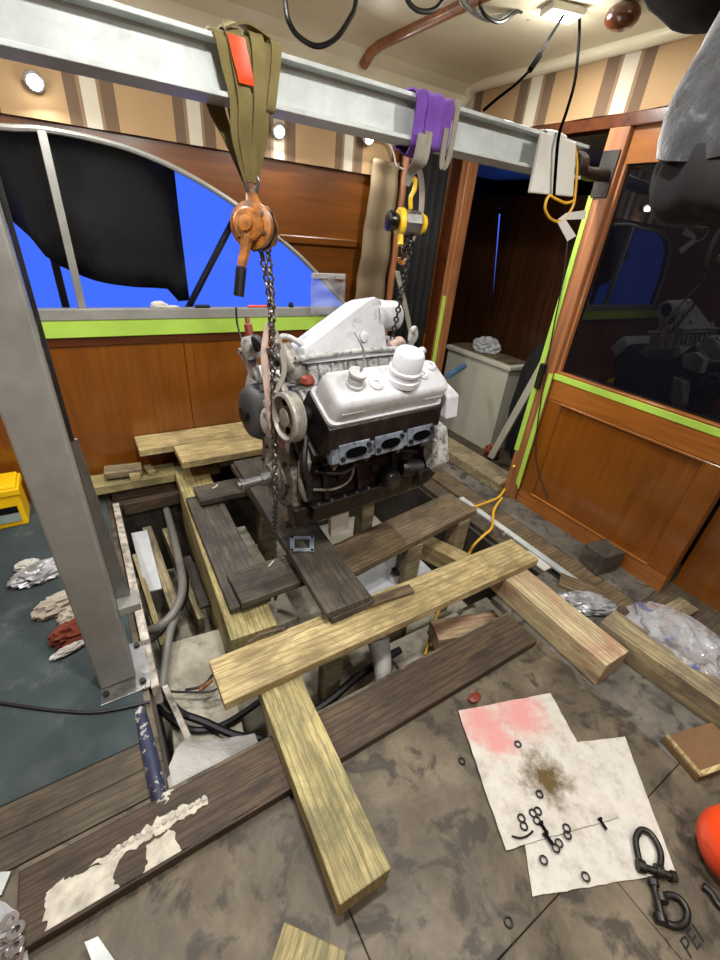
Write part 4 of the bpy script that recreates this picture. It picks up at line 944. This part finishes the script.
# orange fender at the frame edge
fp_ = onz(742, 850, .11); fd = thing('buoy', (fp_.x, fp_.y, 0), 'glossy orange buoy at the right edge near the shackles', 'buoy')
MB().lathe([(.01, -.110), (.05, -.098), (.085, -.07), (.107, -.025), (.11, .01), (.10, .05), (.075, .085), (.04, .105), (.028, .112)], fp_, (0, 0, 1), 32).build('body', 'orange_ball', fd, smooth=True)
MB().lathe([(.027, .1125), (.022, .13), (.026, .145), (.010, .15)], fp_, (0, 0, 1), 18).build('neck', 'orange_ball', fd, smooth=True)
MB().tube([onz(703,886,.012), onz(711,893,.012), onz(719,905,.012), onz(730,912,.012)], .010, 8).build('tool_handle', 'black_rubber', smooth=True, label='short dark rubber handle on the floor under the buoy', cat='tool')
MB().blob(onz(475, 697, .012), (.03, .018, .010), 4, .3, 2, 3, flat=.001).build('resin_drip', 'red_paint', smooth=True, label='dried red brown resin blob at the pad corner by the dark plank', cat='blob')
# lettering stencilled on the plywood
tcu = bpy.data.curves.new('lettering', 'FONT'); tcu.body = 'PEI'; tcu.size = .1; tcu.extrude = .0004
to = bpy.data.objects.new('tmp', tcu); COL.objects.link(to); bpy.context.view_layer.update()
tm = bpy.data.meshes.new_from_object(to.evaluated_get(bpy.context.evaluated_depsgraph_get())); bpy.data.objects.remove(to)
txw = max(v.co.x for v in tm.vertices); txh = max(v.co.y for v in tm.vertices)
o0 = onz(690, 960, .0006); xa = onz(704.5, 941, .0006)-o0; ya = onz(692, 924, .0006)-onz(703.5, 941.5, .0006)
for v in tm.vertices: v.co = o0+xa*(v.co.x/txw)+ya*(v.co.y/txh)+V((0, 0, v.co.z))
lt = bpy.data.objects.new('lettering', tm); COL.objects.link(lt); tm.materials.clear(); tm.materials.append(M['stencil_ink']); lt.parent = fl; ORG[lt] = V()

# glue crust on the dark plank
bpy.context.view_layer.update()
def crust(poly, z, th, seed, rag=.013):
    P = []
    for k in range(len(poly)):
        a, b_ = onz(*poly[k], z), onz(*poly[(k+1) % len(poly)], z); m_ = max(2, int((b_-a).length/.006))
        for i in range(m_):
            p = a.lerp(b_, i/m_); P.append(V((p.x+rag*noise.fractal(p*45+V((seed, 0, 0)), .8, 2.2, 4), min(max(p.y+rag*noise.fractal(p*45+V((0, seed, 0)), .8, 2.2, 4), .635), .80), z+.0008*noise.noise(p*40))))
    return MB().prism(P, (0, 0, -th))
for i, (poly, nm) in enumerate([([(42,915),(46,893),(62,880),(88,868),(112,858),(128,848),(118,862),(112,880),(122,888),(138,893),(110,915),(80,938),(60,949),(48,940)], 'glue_crust'),
        ([(145,848),(160,838),(171,830),(180,850),(193,872),(165,885),(139,893),(144,875)], 'glue_crust'), ([(90,866),(125,842),(160,818),(185,803),(207,797),(208,803),(190,815),(160,833),(130,850)], 'glue_ridge'), ([(240,830),(252,821),(263,822),(258,832),(243,843)], 'glue_spot')]):
    o = crust(poly, .0455, .004, i*3.1).build(nm, 'glue'); o.parent = dp; o.matrix_parent_inverse = dp.matrix_world.inverted()
for i in range(14):
    u = i/13; p = onz(118+86*u, 848-49*u, .046); b = MB().blob(p, (.007+.004*random.random(),)*2+(.006,), i, .4, 2, 2); o = b.build('glue_bump', 'glue', smooth=True); o.parent = dp; o.matrix_parent_inverse = dp.matrix_world.inverted()
MB().blob(onz(166,801,.02), (.035, .022, .025), 2, .4, 3, 3, flat=.001).build('glue_lump', 'glue', smooth=True, label='lump of white glue at the foot of the blue pipe', cat='glue')
for i in range(22):
    p = onz(random.uniform(20, 150), random.uniform(790, 850), .006); 
for i, (x, y, lab) in enumerate([(3,930,'washer at the left edge in the clear bag'),(10,921,'topmost washer in the clear bag'),(16,930,'rightmost upper washer in the clear bag'),(15,946,'washer in the clear bag, above the lowest'),(3,945,'left lower washer in the clear bag'),(15,957,'lowest washer in the clear bag')]):
    p = onz(x, y, .05)
    if i == 0: v0 = MB().lathe([(.009, 0), (.009, .003), (.019, .003), (.019, 0), (.009, 0)], p, (0.2, 0.1, 1), 20, False).build('steel_washer', 'chrome', smooth=True, label=lab, cat='washer', group='steel washers in the clear bag'); vp = p
    else: dup(v0, p-vp, .3*i, lab)
sheet('clear_bag', onz(-30,1000,.003), onz(30,970,.02), onz(26,918,.03), onz(-20,888,.01), .001, 'clear_film', 2, .02, label='clear plastic bag of washers in the bottom left corner', cat='bag')
quad('metal_plate', [onz(84,942,.05), onz(98,936,.05), onz(116,962,.05), onz(97,975,.05)], .004, 'aluminium', bevel=.001, label='small bright metal plate against the near edge of the dark plank', cat='plate')
quad('metal_plate', [onz(-6,872,.012), onz(11,871,.012), onz(1,895,.012), onz(-8,897,.012)], .004, 'aluminium', bevel=.001, label='bright pointed metal offcut at the far left of the floor', cat='plate')

# right hand floor clutter
lumber('wood_block', mid(onz(587,540,.13), onz(604,562,.13)), mid(onz(605,539,.13), onz(627,552,.13)), .14, .13, 'dark_board', 'dark stained wooden block against the wainscot', 'block')
lumber('brown_board', onz(560,578,.022), onz(606,596,.022), .11, .022, 'mid_board', 'flat brown board lying beside the dark wooden block', 'board')
lumber('grey_strip', onz(655,622,.03), onz(688,604,.03)+V((.02,0,0)), .10, .03, 'pine_grey', 'grey scrap of board poking out behind the plastic bag', 'board')
b = MB(); c0 = onz(585, 603, .03); b.blob(c0, (.13, .06, .035), 5, .5, 3, 4, flat=.001, rot=-.6, ridged=True); b.build('torn_wrapper', 'foil_rag', smooth=True, label='torn grey plastic wrapper between the timber block and the wainscot', cat='wrapper')
b = MB(); c1 = onz(642, 622, .08); c2_ = onz(712, 672, .08); ang = math.atan2(c2_.y-c1.y, c2_.x-c1.x)
b.blob((c1+c2_)/2+V((.03,.0,.01)), ((c2_-c1).length*.68, .145, .085), 11, .28, 2.3, 5, flat=.002, rot=ang, ridged=True); b.build('plastic_bag', 'bag_print', smooth=True, label='crumpled white plastic shopping bag with blue print by the wainscot', cat='bag')
tr = thing('scrap_panel', onz(700, 750, 0), 'brown plywood offcut with pale edges lying below the long timber', 'panel')
P4 = [onz(664,737,.03), onz(699,778,.03), onz(752,760,.03), onz(712,722,.03)]
MB().prism(P4, (0, 0, -.028)).build('board', 'cardboard', tr, bevel=.002)
for a, b_ in ((0, 1), (1, 2)):
    d = (P4[b_]-P4[a]).normalized(); nrm = V((-d.y, d.x, 0))*.016
    MB().prism([P4[a]+V((0,0,.012)), P4[b_]+V((0,0,.012)), P4[b_]+nrm+V((0,0,.012)), P4[a]+nrm+V((0,0,.012))], (0, 0, -.0115)).build('edge_strip', 'pine', tr, bevel=.001)
MB().box((2.055, .66, -.003), (2.098, 1.75, .014)).build('track_rail', 'aluminium', bevel=.003, label='aluminium track running along the floor to the door', cat='rail')
MB().box((1.985, .955, -.004), (2.05, 1.12, .006)).build('white_strip', 'paper', bevel=.002, label='white painted strip on the floor at the right end of the pale plank', cat='strip')
b = MB(); [b.cyl((2.01, 1.22+.07*i, .012), (2.04, 1.25+.07*i, .012), .012, n=10) for i in range(2)]
b.build('track_roller', 'chrome', smooth=True, label='pair of shiny rollers on the floor track by the yellow cord', cat='roller')
MB().box((2.40, 1.70, -.004), (2.62, 2.655, .075)).build('door_threshold', 'pine_grey', kind='structure', bevel=.006, label='worn wooden threshold of the door')
# yellow extension cord
zc = .03
MB().tube([onx(514,466,XR-.05), onz(508,482,.06), onz(500,496,zc), onz(488,502,zc), onz(474,507,zc)], .0085, 8).build('extension_cord', 'yellow_cord', smooth=True, label='yellow cord looping from the door post onto the floor track', cat='cord')
MB().tube([onz(502,498,.05), onz(494,510,.05), onz(492,527,.05), onz(483,536,.03), onz(474,545,-.02), onz(468,556,-.10), onz(452,590,-.2), onz(437,615,-.26), onz(425,655,-.29)], .0085, 8).build('extension_cord', 'yellow_cord', smooth=True, label='yellow cord dropping over the hatch edge into the bilge', cat='cord')

# carpet clutter, left
MB().tube([onz(-20,700,.012), onz(20,706,.012), onz(60,711,.012), onz(100,712,.014), onz(150,702,.016)], .006, 8).build('power_lead', 'black_rubber', smooth=True, label='thin black cord crossing the teal carpet to the post foot', cat='cord')
def rag(pts, size, seed, mat, label, name='rag', rot=0.0, amp=.45):
    b = MB(); c = onz(*pts, .02); b.blob(c+V((0, 0, size[2]*.2)), size, seed, amp, 2.6, 4, flat=.007, rot=rot, ridged=True); return b.build(name, mat, smooth=True, label=label, cat='rag')
rag((47,571), (.13, .06, .035), 3, 'foil_rag', 'shiny crumpled grey wrapper on the carpet, farthest of the litter by the post', 'foil_wrapper', .3)
rag((27,566), (.045, .035, .02), 13, 'paper', 'small white scrap beside the shiny wrapper on the carpet', 'paper_scrap', .2)
rag((62,604), (.10, .05, .035), 5, 'rag', 'cream coloured crumpled rag on the carpet beside the post', 'rag', .3)
rag((80,615), (.07, .06, .03), 6, 'rag', 'second cream rag touching the red brown one by the post', 'rag', -.2)
rag((78,632), (.09, .055, .04), 7, 'rag_red', 'red brown crumpled rag on the carpet at the post foot', 'rag', .15)
rag((70,649), (.06, .018, .012), 9, 'paper', 'small white paper strip just below the red brown rag', 'paper_scrap', .3)
yb = thing('yellow_case', (-.66, 2.68, .006), 'yellow tool case with black and grey label at the far left', 'case')
MB().box((-.86, 2.60, .0065), (-.475, 2.78, .265)).build('body', 'yellow_box', yb, bevel=.012)
MB().box((-.87, 2.592, .205), (-.465, 2.79, .245)).build('lid_rim', 'yellow_box', yb, bevel=.006)
MB().box((-.84, 2.592, .10), (-.50, 2.5995, .14)).build('label_band', 'black_gloss', yb)
MB().box((-.84, 2.592, .045), (-.50, 2.5995, .099)).build('label_panel', 'box_grey', yb)
MB().blob(onz(47,513,.02), (.02, .015, .028), 4, .3, 2, 3, flat=.007).build('paper_scrap', 'paper', smooth=True, label='tiny white scrap at the wall foot beside the yellow case', cat='scrap')

# on the sill and the back wall
ys = YB-.012
MB().blob(V((ony(160,312,ys).x, ys, ZS+.018)), (.04, .015, .02), 4, .5, 3, 3, flat=ZS+.0045, ridged=True).build('paper_scrap', 'paper', smooth=True, label='crumpled white paper on the sill under the tarpaulin corner', cat='paper')
MB().blob(V((ony(173,316,ys).x, ys, ZS+.010)), (.035, .012, .008), 6, .5, 3, 3, flat=ZS+.0045, ridged=True).build('paper_scrap', 'paper', smooth=True, label='flat white paper scrap on the sill right of the crumpled one', cat='paper')
xw = ony(203,313,ys).x; MB().box((xw-.045, ys-.012, ZS+.0045), (xw+.045, ys+.012, ZS+.022)).build('black_clip', 'black_rubber', bevel=.006, label='small black clip on the sill right of the white paper', cat='clip')
MB().cyl((ony(248,313,ys).x, ys, ZS+.012), (ony(270,313,ys).x, ys, ZS+.012), .007, n=10).build('red_stick', 'orange_tag', smooth=True, label='short red marker on the sill behind the chain', cat='marker')
MB().lathe([(.014, 0), (.018, .01), (.012, .03)], (ony(291,313,ys).x, ys, ZS+.0045), (0, 0, 1), 14).build('rubber_bumper', 'black_rubber', smooth=True, label='small black knob on the sill right of the chain', cat='knob')
cb_ = thing('clear_bag', (ony(326,300,2.79).x, 2.78, ZS), 'clear plastic bag with a white header hanging at the window corner', 'bag')
q0, q1 = ony(310,300,2.79), ony(343,320,2.79)
b = MB(); N = 14; vs = []; fs = []
for i in range(N+1):
    for j in range(N+1):
        u, v = i/N, j/N; vs.append((q0.x+(q1.x-q0.x)*u, 2.78+.02*noise.noise(V((u*4, v*4, 1)))+.012*math.sin(u*9), ZS-.03+.25*v))
for i in range(N):
    for j in range(N): a = i*(N+1)+j; fs.append((a, a+N+1, a+N+2, a+1))
o = b.add(vs, fs).build('bag_body', 'bag_film', cb_, smooth=True); sm = o.modifiers.new('thick', 'SOLIDIFY'); sm.thickness = .002
MB().box((q0.x+.01, 2.772, ZS+.19), (q1.x-.01, 2.786, ZS+.225)).build('header_strip', 'milky_film', cb_, bevel=.004)
lq = ony(48, 362, YB); lt_ = thing('wall_latch', (lq.x, YB, lq.z-.1), 'small brass latch on the wooden wall beside the post', 'latch')
MB().box((lq.x-.012, YB-.006, lq.z-.08), (lq.x+.012, YB-.0005, lq.z+.08)).build('plate', 'pulley_grey', lt_, bevel=.002)
MB().box((lq.x-.006, YB-.02, lq.z+.0), (lq.x+.006, YB-.0065, lq.z+.06)).build('bolt', 'chrome', lt_, bevel=.002)
# striped curtain bundle and pole at the right of the back wall
b = MB(); vs = []; fs = []; N = 40
for j in range(N+1):
    v = j/N; z = 1.0+1.0*v; bul = .016*abs(math.sin(v*math.pi*3.2))+.003*math.sin(v*31)
    xa_, xb_ = 1.69+.08*v, 1.94+.03*v
    for i in range(9):
        u = i/8; vs.append((xa_+(xb_-xa_)*u, 2.805-bul-.012*math.sin(u*7), z))
for j in range(N):
    for i in range(8): a = j*9+i; fs.append((a, a+1, a+10, a+9))
o = b.add(vs, fs).build('curtain', 'curtain', smooth=True, label='gathered tan curtain panel hanging right of the arched window', cat='curtain'); sm = o.modifiers.new('thick', 'SOLIDIFY'); sm.thickness = .012
MB().cyl((1.985, 2.80, .35), (2.03, 2.80, 2.22), .027, n=14).build('curtain_pole', 'teak_post', smooth=True, label='upright wooden pole beside the tan curtain', cat='pole')
b = MB(); vs = []; fs = []
for i in range(41):
    u = i/40; x = 2.04+.38*u; y = 2.815+.015*math.sin(u*34); vs += [(x, y, .36), (x, y, 2.15)]
for i in range(40): a = i*2; fs.append((a, a+2, a+3, a+1))
o = b.add(vs, fs).build('black_curtain', 'black_cloth', smooth=True, label='black curtain in the corner beside the far door jamb', cat='curtain'); sm = o.modifiers.new('thick', 'SOLIDIFY'); sm.thickness = .008

# ================================================================== COCKPIT BEYOND THE DOOR
kb = onz(488, 452, -.04); kx, ky = kb.x, kb.y
zt = 0
for k in range(60):
    z_ = .3+.012*k
    if onz(503, 364, z_).x < kx: zt = z_; break
cw = thing('cabinet', (kx+.2, ky+.35, -.04), 'white cabinet standing in the dark cockpit beyond the door', 'cabinet')
MB().box((kx, ky, -.04), (kx+.26, ky+.75, zt-.04)).build('body', 'cabinet_white', cw, bevel=.006)
MB().box((kx-.02, ky-.02, zt-.0395), (kx+.28, ky+.77, zt)).build('worktop', 'cabinet_white', cw, bevel=.010)
MB().box((kx+.03, ky+.03, zt+.0005), (kx+.26, ky+.75, zt+.01)).build('wood_inlay', 'mid_board', cw, bevel=.002)
b = MB(); b.blob((kx+.20, ky-.25, .50), (.22, .235, .60), 3, .10, 1.5, 4, flat=-.038); b.build('black_bag', 'black_cloth', smooth=True, label='big black bag standing beside the white cabinet', cat='bag')
b = MB(); b.blob((kx+.14, ky+.42, zt+.06), (.09, .12, .065), 7, .4, 2.5, 4, flat=zt+.011, ridged=True); b.build('plastic_wrap', 'clear_film', smooth=True, label='crumpled clear plastic wrap on top of the white cabinet', cat='wrap')
p = onx(452, 376, kx-.05)
MB().cyl(onz(448,376,zt+.03), onz(464,366,zt+.03), .022, n=14).build('blue_hose', 'blue_hose', smooth=True, label='short blue hose end lying on the white cabinet behind the engine', cat='hose')
pA, pB = onx(490, 458, XR+.26), onx(566, 322, XR+.14); d = (pB-pA)
lb = MB(); u_ = V((0, 1, 0)); lb.prism([pA+u_*.03, pA-u_*.03, pB-u_*.03, pB+u_*.03], (.02, 0, 0)); lb.build('leaning_board', 'cabinet_white', bevel=.003, label='pale grey board leaning in the door opening behind the post', cat='board')
rg = MB(); rg.blob((kx-.08, ky-.10, .03), (.06, .06, .06), 5, .4, 2, 3, flat=-.038, ridged=True); rg.build('red_rag', 'rag_red', smooth=True, label='dark red rag on the cockpit floor beside the white cabinet', cat='rag')

# ================================================================== HANGING FROM CEILING AND BEAM
def cable(pts, r, mat, label, name='cable', cat='cable'): return MB().tube(pts, r, 8).build(name, mat, smooth=True, label=label, cat=cat)
yl = 1.9
def up(x, y_): q = ony(x, y_, yl); return q
def ceilat(x): q = ony(x, -60, yl); return V((q.x, yl, ZC))
cable([V((up(284,0).x-.01, yl, ZC)), up(285,0), up(292,28), up(306,42), up(320,46), up(336,38), up(350,18), up(356,0), V((up(357,0).x, yl, ZC))], .009, 'black_gloss', 'black cable loop hanging from the ceiling left of the batten')
cable([V((up(405,0).x, yl, ZC)), up(406,-6), up(415,9), up(430,11), up(441,3), V((up(447,0).x, yl, ZC))], .009, 'dark_steel', 'small grey cable loop hanging at the ceiling batten')
cable([V((up(459,0).x, yl, ZC)), up(462,0), up(474,12), up(490,19), up(510,14), up(528,0), V((up(533,0).x, yl, ZC))], .011, 'galvanised', 'thicker grey cable loop hanging right of the batten')
cable([V((up(478,0).x, yl-.03, ZC)), ony(480,4,yl-.03), ony(486,16,yl-.03), ony(500,22,yl-.03), ony(516,12,yl-.03), V((ony(524,0,yl-.03).x, yl-.03, ZC))], .007, 'black_gloss', 'thin black cable loop just in front of the thicker grey one')
hc = V((cl.x+.075, cl.y-.03, ZC-.02))
cable([hc, ony(579,40,1.68), ony(575,80,1.58), ony(567,110,1.47), ony(559,135,1.400), ony(556,165,1.395), ony(554,196,1.400)], .006, 'cable_black', 'black cable hanging from the ceiling light over the white packet')
uc = cable([ony(484,110,1.50), ony(498,98,1.56), ony(516,84,1.64), ony(530,70,1.70)], .0055, 'cable_black', 'thin cable with a plug rising from the beam towards the ceiling light')
MB().cyl(ony(530,70,1.70), ony(540,55,1.74), .011, n=10).build('plug', 'cable_black', uc, smooth=True)
MB().tube([ony(540,55,1.74), ony(548,40,1.77), V((cl.x-.02, cl.y-.03, ZC-.032))], .006, 8).build('plug_lead', 'cable_black', uc, smooth=True)
pk = thing('packet', ony(550, 195, 1.43), 'white padded packet hanging over the right end of the beam', 'packet')
A = [ony(539,132,1.432), ony(573,143,1.432), ony(570,197,1.432), ony(527,193,1.432)]
MB().prism(A, (0, -.018, 0)).build('pouch', 'paper', pk, bevel=.006)
MB().ribbon([(ony(556,140,1.425)+V((0,.0,.0)), V((.06,0,0))), (V((ony(556,140,1.43).x, 1.44, B1+.006)), V((.06,0,0))), (V((ony(556,140,1.43).x, 1.56, B1+.006)), V((.06,0,0)))], .004).build('flap', 'paper', pk, smooth=True)
MB().tube([ony(574,143,1.42), ony(577,165,1.415), ony(575,195,1.41), ony(572,208,1.405), ony(562,221,1.405), ony(551,219,1.405), ony(545,208,1.405), ony(549,196,1.405), ony(556,199,1.40), ony(566,203,1.405), ony(575,200,1.41)], .0055, 8).build('yellow_lead', 'yellow_cord', smooth=True, label='yellow cord loop hanging below the white packet', cat='cord')
tg = thing('paper_tag', ony(565, 222, 1.40), 'pair of white paper tags tied to the yellow cord loop', 'tag')
for P in ([(557,220),(566,213),(586,210),(585,219)], [(557,222),(565,219),(576,236),(567,241)]):
    MB().prism([ony(x, y, 1.402) for x, y in P], (0, -.002, 0)).build('tag', 'paper', tg)
cable([onx(568,238,XR-.07), onx(563,280,XR-.06), onx(553,330,XR-.05), onx(546,370,XR-.045), onx(541,400,XR-.045), onx(536,440,XR-.045), onx(538,470,XR-.05), onx(548,498,XR-.05)], .004, 'black_rubber', 'thin dark wire running down beside the taped wooden post')
MB().box((XR-.06, 1.63, .82), (XR-.0345, 1.665, .98)).build('post_latch', 'dark_steel', bevel=.004, label='dark latch block on the wooden post at ledge height', cat='latch')
MB().lathe([(.03, 0), (.05, .008), (.062, .02), (.066, .035), (.062, .05), (.05, .063), (.03, .072), (.01, .075)], onz(626, 4, ZC), (0, 0, -1), 28).build('wooden_dome', 'mahogany_dark', smooth=True, label='round wooden knob on the ceiling at the upper right', cat='knob')
# dark fleece hanging close to the viewer
hk = EYE+sight(741, 128)*.80
fg = thing('fleece_jacket', (hk.x, hk.y, 1.5), 'dark grey fleece jacket hanging from the ceiling at the upper right', 'jacket')
def loft(c, rings, seed):
    b = MB(); n_ = 48; vs = []; fs = []
    for z, rx, ry in rings:
        for k in range(n_):
            t_ = 2*math.pi*k/n_; w = 1+.05*math.sin(5*t_+z*9+seed)+.07*noise.noise(V((math.cos(t_)*2+seed, math.sin(t_)*2, z*9)))+.03*math.sin(11*t_+seed-z*20)
            vs.append(c+V((rx*w*math.cos(t_), ry*w*math.sin(t_), z+.008*math.sin(3*t_+seed))))
    for r in range(len(rings)-1):
        for k in range(n_): fs.append((r*n_+k, r*n_+(k+1) % n_, (r+1)*n_+(k+1) % n_, (r+1)*n_+k))
    fs.append(tuple(range(n_))[::-1]); fs.append(tuple((len(rings)-1)*n_+k for k in range(n_)))
    return b.add(vs, fs)
loft(hk, [(-.055, .108, .125), (-.03, .115, .13), (.01, .117, .132), (.05, .111, .128), (.09, .100, .12), (.13, .085, .11), (.17, .073, .10), (.22, .066, .09), (.28, .06, .085)], 2).build('body', 'fleece', fg, smooth=True)
loft(hk, [(-.150, .045, .06), (-.142, .070, .085), (-.122, .088, .10), (-.09, .097, .112), (-.065, .101, .116), (-.045, .100, .116)], 5).build('hem', 'black_cloth', fg, smooth=True)
loft(hk+V((.10, -.13, -.06)), [(-.22, .03, .03), (-.20, .045, .045), (-.1, .05, .05), (0, .055, .055), (.1, .06, .06), (.2, .06, .065), (.3, .05, .06)], 7).build('sleeve', 'fleece', fg, smooth=True)
h2 = EYE+sight(742, -62)*.80
b = MB(); b.blob(h2, (.20, .16, .12), 9, .06, 1.6, 4); b.build('hood', 'black_cloth', fg, smooth=True)
MB().cyl((h2.x, h2.y, h2.z), (h2.x, h2.y, ZC), .012, n=10).build('hanging_loop', 'black_rubber', fg, smooth=True)

# ================================================================== ON THE BOARDS
gk = thing('gasket', onz(301, 544, .30), 'square bright metal gasket lying on the board in front of the engine', 'gasket')
zg = zat(1.5)+.004
G = [onz(290,536,zg), onz(314,536,zg), onz(314,551,zg), onz(290,551,zg)]; cG = sum(G, V())/4
b = MB(); ins = [cG+(p-cG)*.62 for p in G]
for i in range(4): b.prism([G[i], G[(i+1) % 4], ins[(i+1) % 4], ins[i]], (0, 0, -.003))
b.build('ring', 'gasket', gk)
for p in G: MB().cyl(cG+(p-cG)*.84+V((0,0,.0002)), cG+(p-cG)*.84+V((0,0,.001)), .007, n=12).build('bolt_hole', 'hole_black', gk)
def bit(x, y, z, label, l=.035): 
    p = onz(x, y, z+.006); MB().tube([p+V((-l/2, -.01, 0)), p, p+V((l/2, .012, .003))], .0035, 6).build('cable_tie', 'paper', smooth=True, label=label, cat='cable tie')
bit(215, 487, z3, 'white cable tie bit on the farther short cross board'); bit(271, 564, z2, 'white cable tie bit on the nearer short cross board')
lumber('wood_chock', onz(283,517,zat(1.6)+.05), onz(297,514,zat(1.6)+.05), .07, .05, 'mid_board', 'small orange brown wood chock under the front of the engine', 'chock', roll=0)
MB().prism([ony(331,514,1.42), ony(349,511,1.42), ony(349,533,1.42), ony(331,537,1.42)], (0, .03, 0)).build('white_card', 'paper', bevel=.003, label='white card standing under the engine beside the doubled board', cat='card')
MB().tube([ony(314,520,1.40), ony(326,517,1.40)], .012, 10, smooth=0).build('white_plug', 'paper', smooth=True, label='small white plug lying at the engine foot on the board', cat='plug')
lumber('pine_strip', onz(352,607,.197), onz(412,587,.197), .05, .020, 'mid_board', 'thin stained strip lying on the back edge of the long pale plank', 'strip')
MB().tube([onz(248,642,.19), onz(262,634,.195), onz(285,628,.19)], .006, 6).build('wood_splinter', 'mid_board', smooth=True, label='curved splinter of wood at the back edge of the pale plank', cat='splinter')

# ================================================================== DOWN IN THE BILGE
lumber('plywood_sheet', V((.0, 1.35, -.26)), V((.27, 1.32, -.26)), .60, .03, 'bilge_paint', 'taupe painted panel down in the bilge left of the engine bed', 'plywood')
lumber('stringer', V((.10, 2.52, -.14)), V((.13, 1.85, -.28)), .055, .05, 'pine_grey', 'grey sloping batten in the left bilge bay, nearest the middle', 'batten')
lumber('stringer', V((.0, 2.3, -.16)), V((.03, 1.66, -.27)), .03, .14, 'pine', 'pale batten on edge beside the white sheet in the left bilge bay', 'batten')
lumber('stringer', V((.20, 2.5, -.17)), V((.235, 1.75, -.28)), .035, .12, 'pine_grey', 'grey batten on edge beside the bent hose in the left bilge bay', 'batten')
lumber('stringer', V((.0, 2.60, .02)), V((.34, 2.60, .02)), .05, .08, 'dark_plank', 'dark header board across the back of the left bilge bay', 'board')
quad('white_sheet', [onz(131,533,-.115), onz(147,530,-.115), onz(162,588,-.215), onz(146,592,-.215)], .010, 'bilge_white', bevel=.002, label='white plastic sheet standing in the left bilge bay', cat='sheet')
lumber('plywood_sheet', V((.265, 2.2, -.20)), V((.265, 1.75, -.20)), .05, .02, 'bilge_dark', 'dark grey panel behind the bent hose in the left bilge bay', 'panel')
MB().tube([onz(163,498,-.09), onz(172,530,-.10), onz(181,570,-.11), onz(182,592,-.12), onz(174,612,-.14), onz(160,626,-.17), onz(150,630,-.2)], .022, 12).build('bilge_hose', 'grey_hose', smooth=True, label='bent grey hose curling through the left bilge bay', cat='hose')
MB().tube([onz(178,612,-.18), onz(170,632,-.18), onz(166,660,-.2), onz(163,690,-.22), onz(170,715,-.25)], .020, 10).build('bilge_hose', 'grey_hose', smooth=True, label='straight grey hose running towards the viewer beside the coaming', cat='hose')
for i, (pts, z, r, lab) in enumerate([([(160,690),(180,712),(205,722),(235,735),(262,738)], -.2, .016, 'thick black hose crossing the bilge under the pale plank'), ([(155,705),(185,728),(215,728),(245,712),(275,690)], -.24, .014, 'second black hose crossing below the pale plank end'), ([(185,690),(205,684),(222,660),(240,640)], -.2, .006, 'thin black wire lying on the taupe bilge panel'), ([(130,655),(160,633),(185,600),(186,560)], -.24, .012, 'black hose behind the bent grey hose'), ([(150,690),(185,692),(215,690),(232,672)], -.18, .005, 'thin black wire ending in an orange connector'), ([(300,720),(330,700),(360,675),(400,650)], -.3, .02, 'thick black hose in the dark middle of the bilge')]):
    MB().tube([onz(x, y, z) for x, y in pts], r, 8).build('bilge_hose', 'black_rubber', smooth=True, label=lab, cat='hose')
MB().cyl(onz(200,690,-.19), onz(212,680,-.19), .010, n=10).build('connector', 'orange_paint', smooth=True, label='small orange wire connector on the taupe bilge panel', cat='connector')
q = onz(215, 765, -.12)
sheet('plastic_sheet', onz(160,800,-.06), onz(268,775,-.06), onz(255,735,-.16), onz(185,745,-.16), .002, 'milky_film', 4, .10, label='crumpled milky plastic sheet in the bilge behind the dark plank', cat='plastic sheet')
MB().tube([onz(378,640,-.1), onz(382,660,-.16), onz(383,684,-.22)], lambda u: .055-.02*u, 12).build('bilge_cup', 'milky_film', smooth=True, label='translucent plastic funnel hanging in the bilge under the pale plank', cat='funnel')
lumber('plywood_sheet', V((.95, 1.55, -.12)), V((1.5, 1.55, -.12)), .42, .03, 'bilge_white', 'pale painted shelf in the bilge under the rear of the engine', 'panel')
lumber('plywood_sheet', V((1.05, 1.0, -.34)), V((1.85, 1.0, -.34)), .34, .03, 'bilge_paint', 'pale stained shelf low in the bilge behind the dark plank', 'panel')
lumber('plywood_sheet', V((.385, 1.9, -.20)), V((.38+.30, 1.9, -.20)), .9, .03, 'bilge_paint', 'pale panel in the bilge between the dark boards', 'panel')
jr = onz(395, 578, -.10); j = thing('jar', (jr.x, jr.y, -.119), 'small bright metal jar on the pale bilge shelf', 'jar')
MB().lathe([(.032, 0), (.034, .05), (.026, .06)], (jr.x, jr.y, -.1185), (0, 0, 1), 18).build('body', 'chrome', j, smooth=True)
MB().lathe([(.028, .0605), (.028, .08), (.01, .082)], (jr.x, jr.y, -.1185), (0, 0, 1), 18).build('lid', 'black_rubber', j, smooth=True)
b = MB(); b.blob(onz(478, 622, -.30), (.12, .08, .045), 3, .4, 2.5, 4, flat=-.338, ridged=True); b.build('bilge_rag', 'rag', smooth=True, label='pale crumpled rag on the low bilge shelf right of the cord', cat='rag')
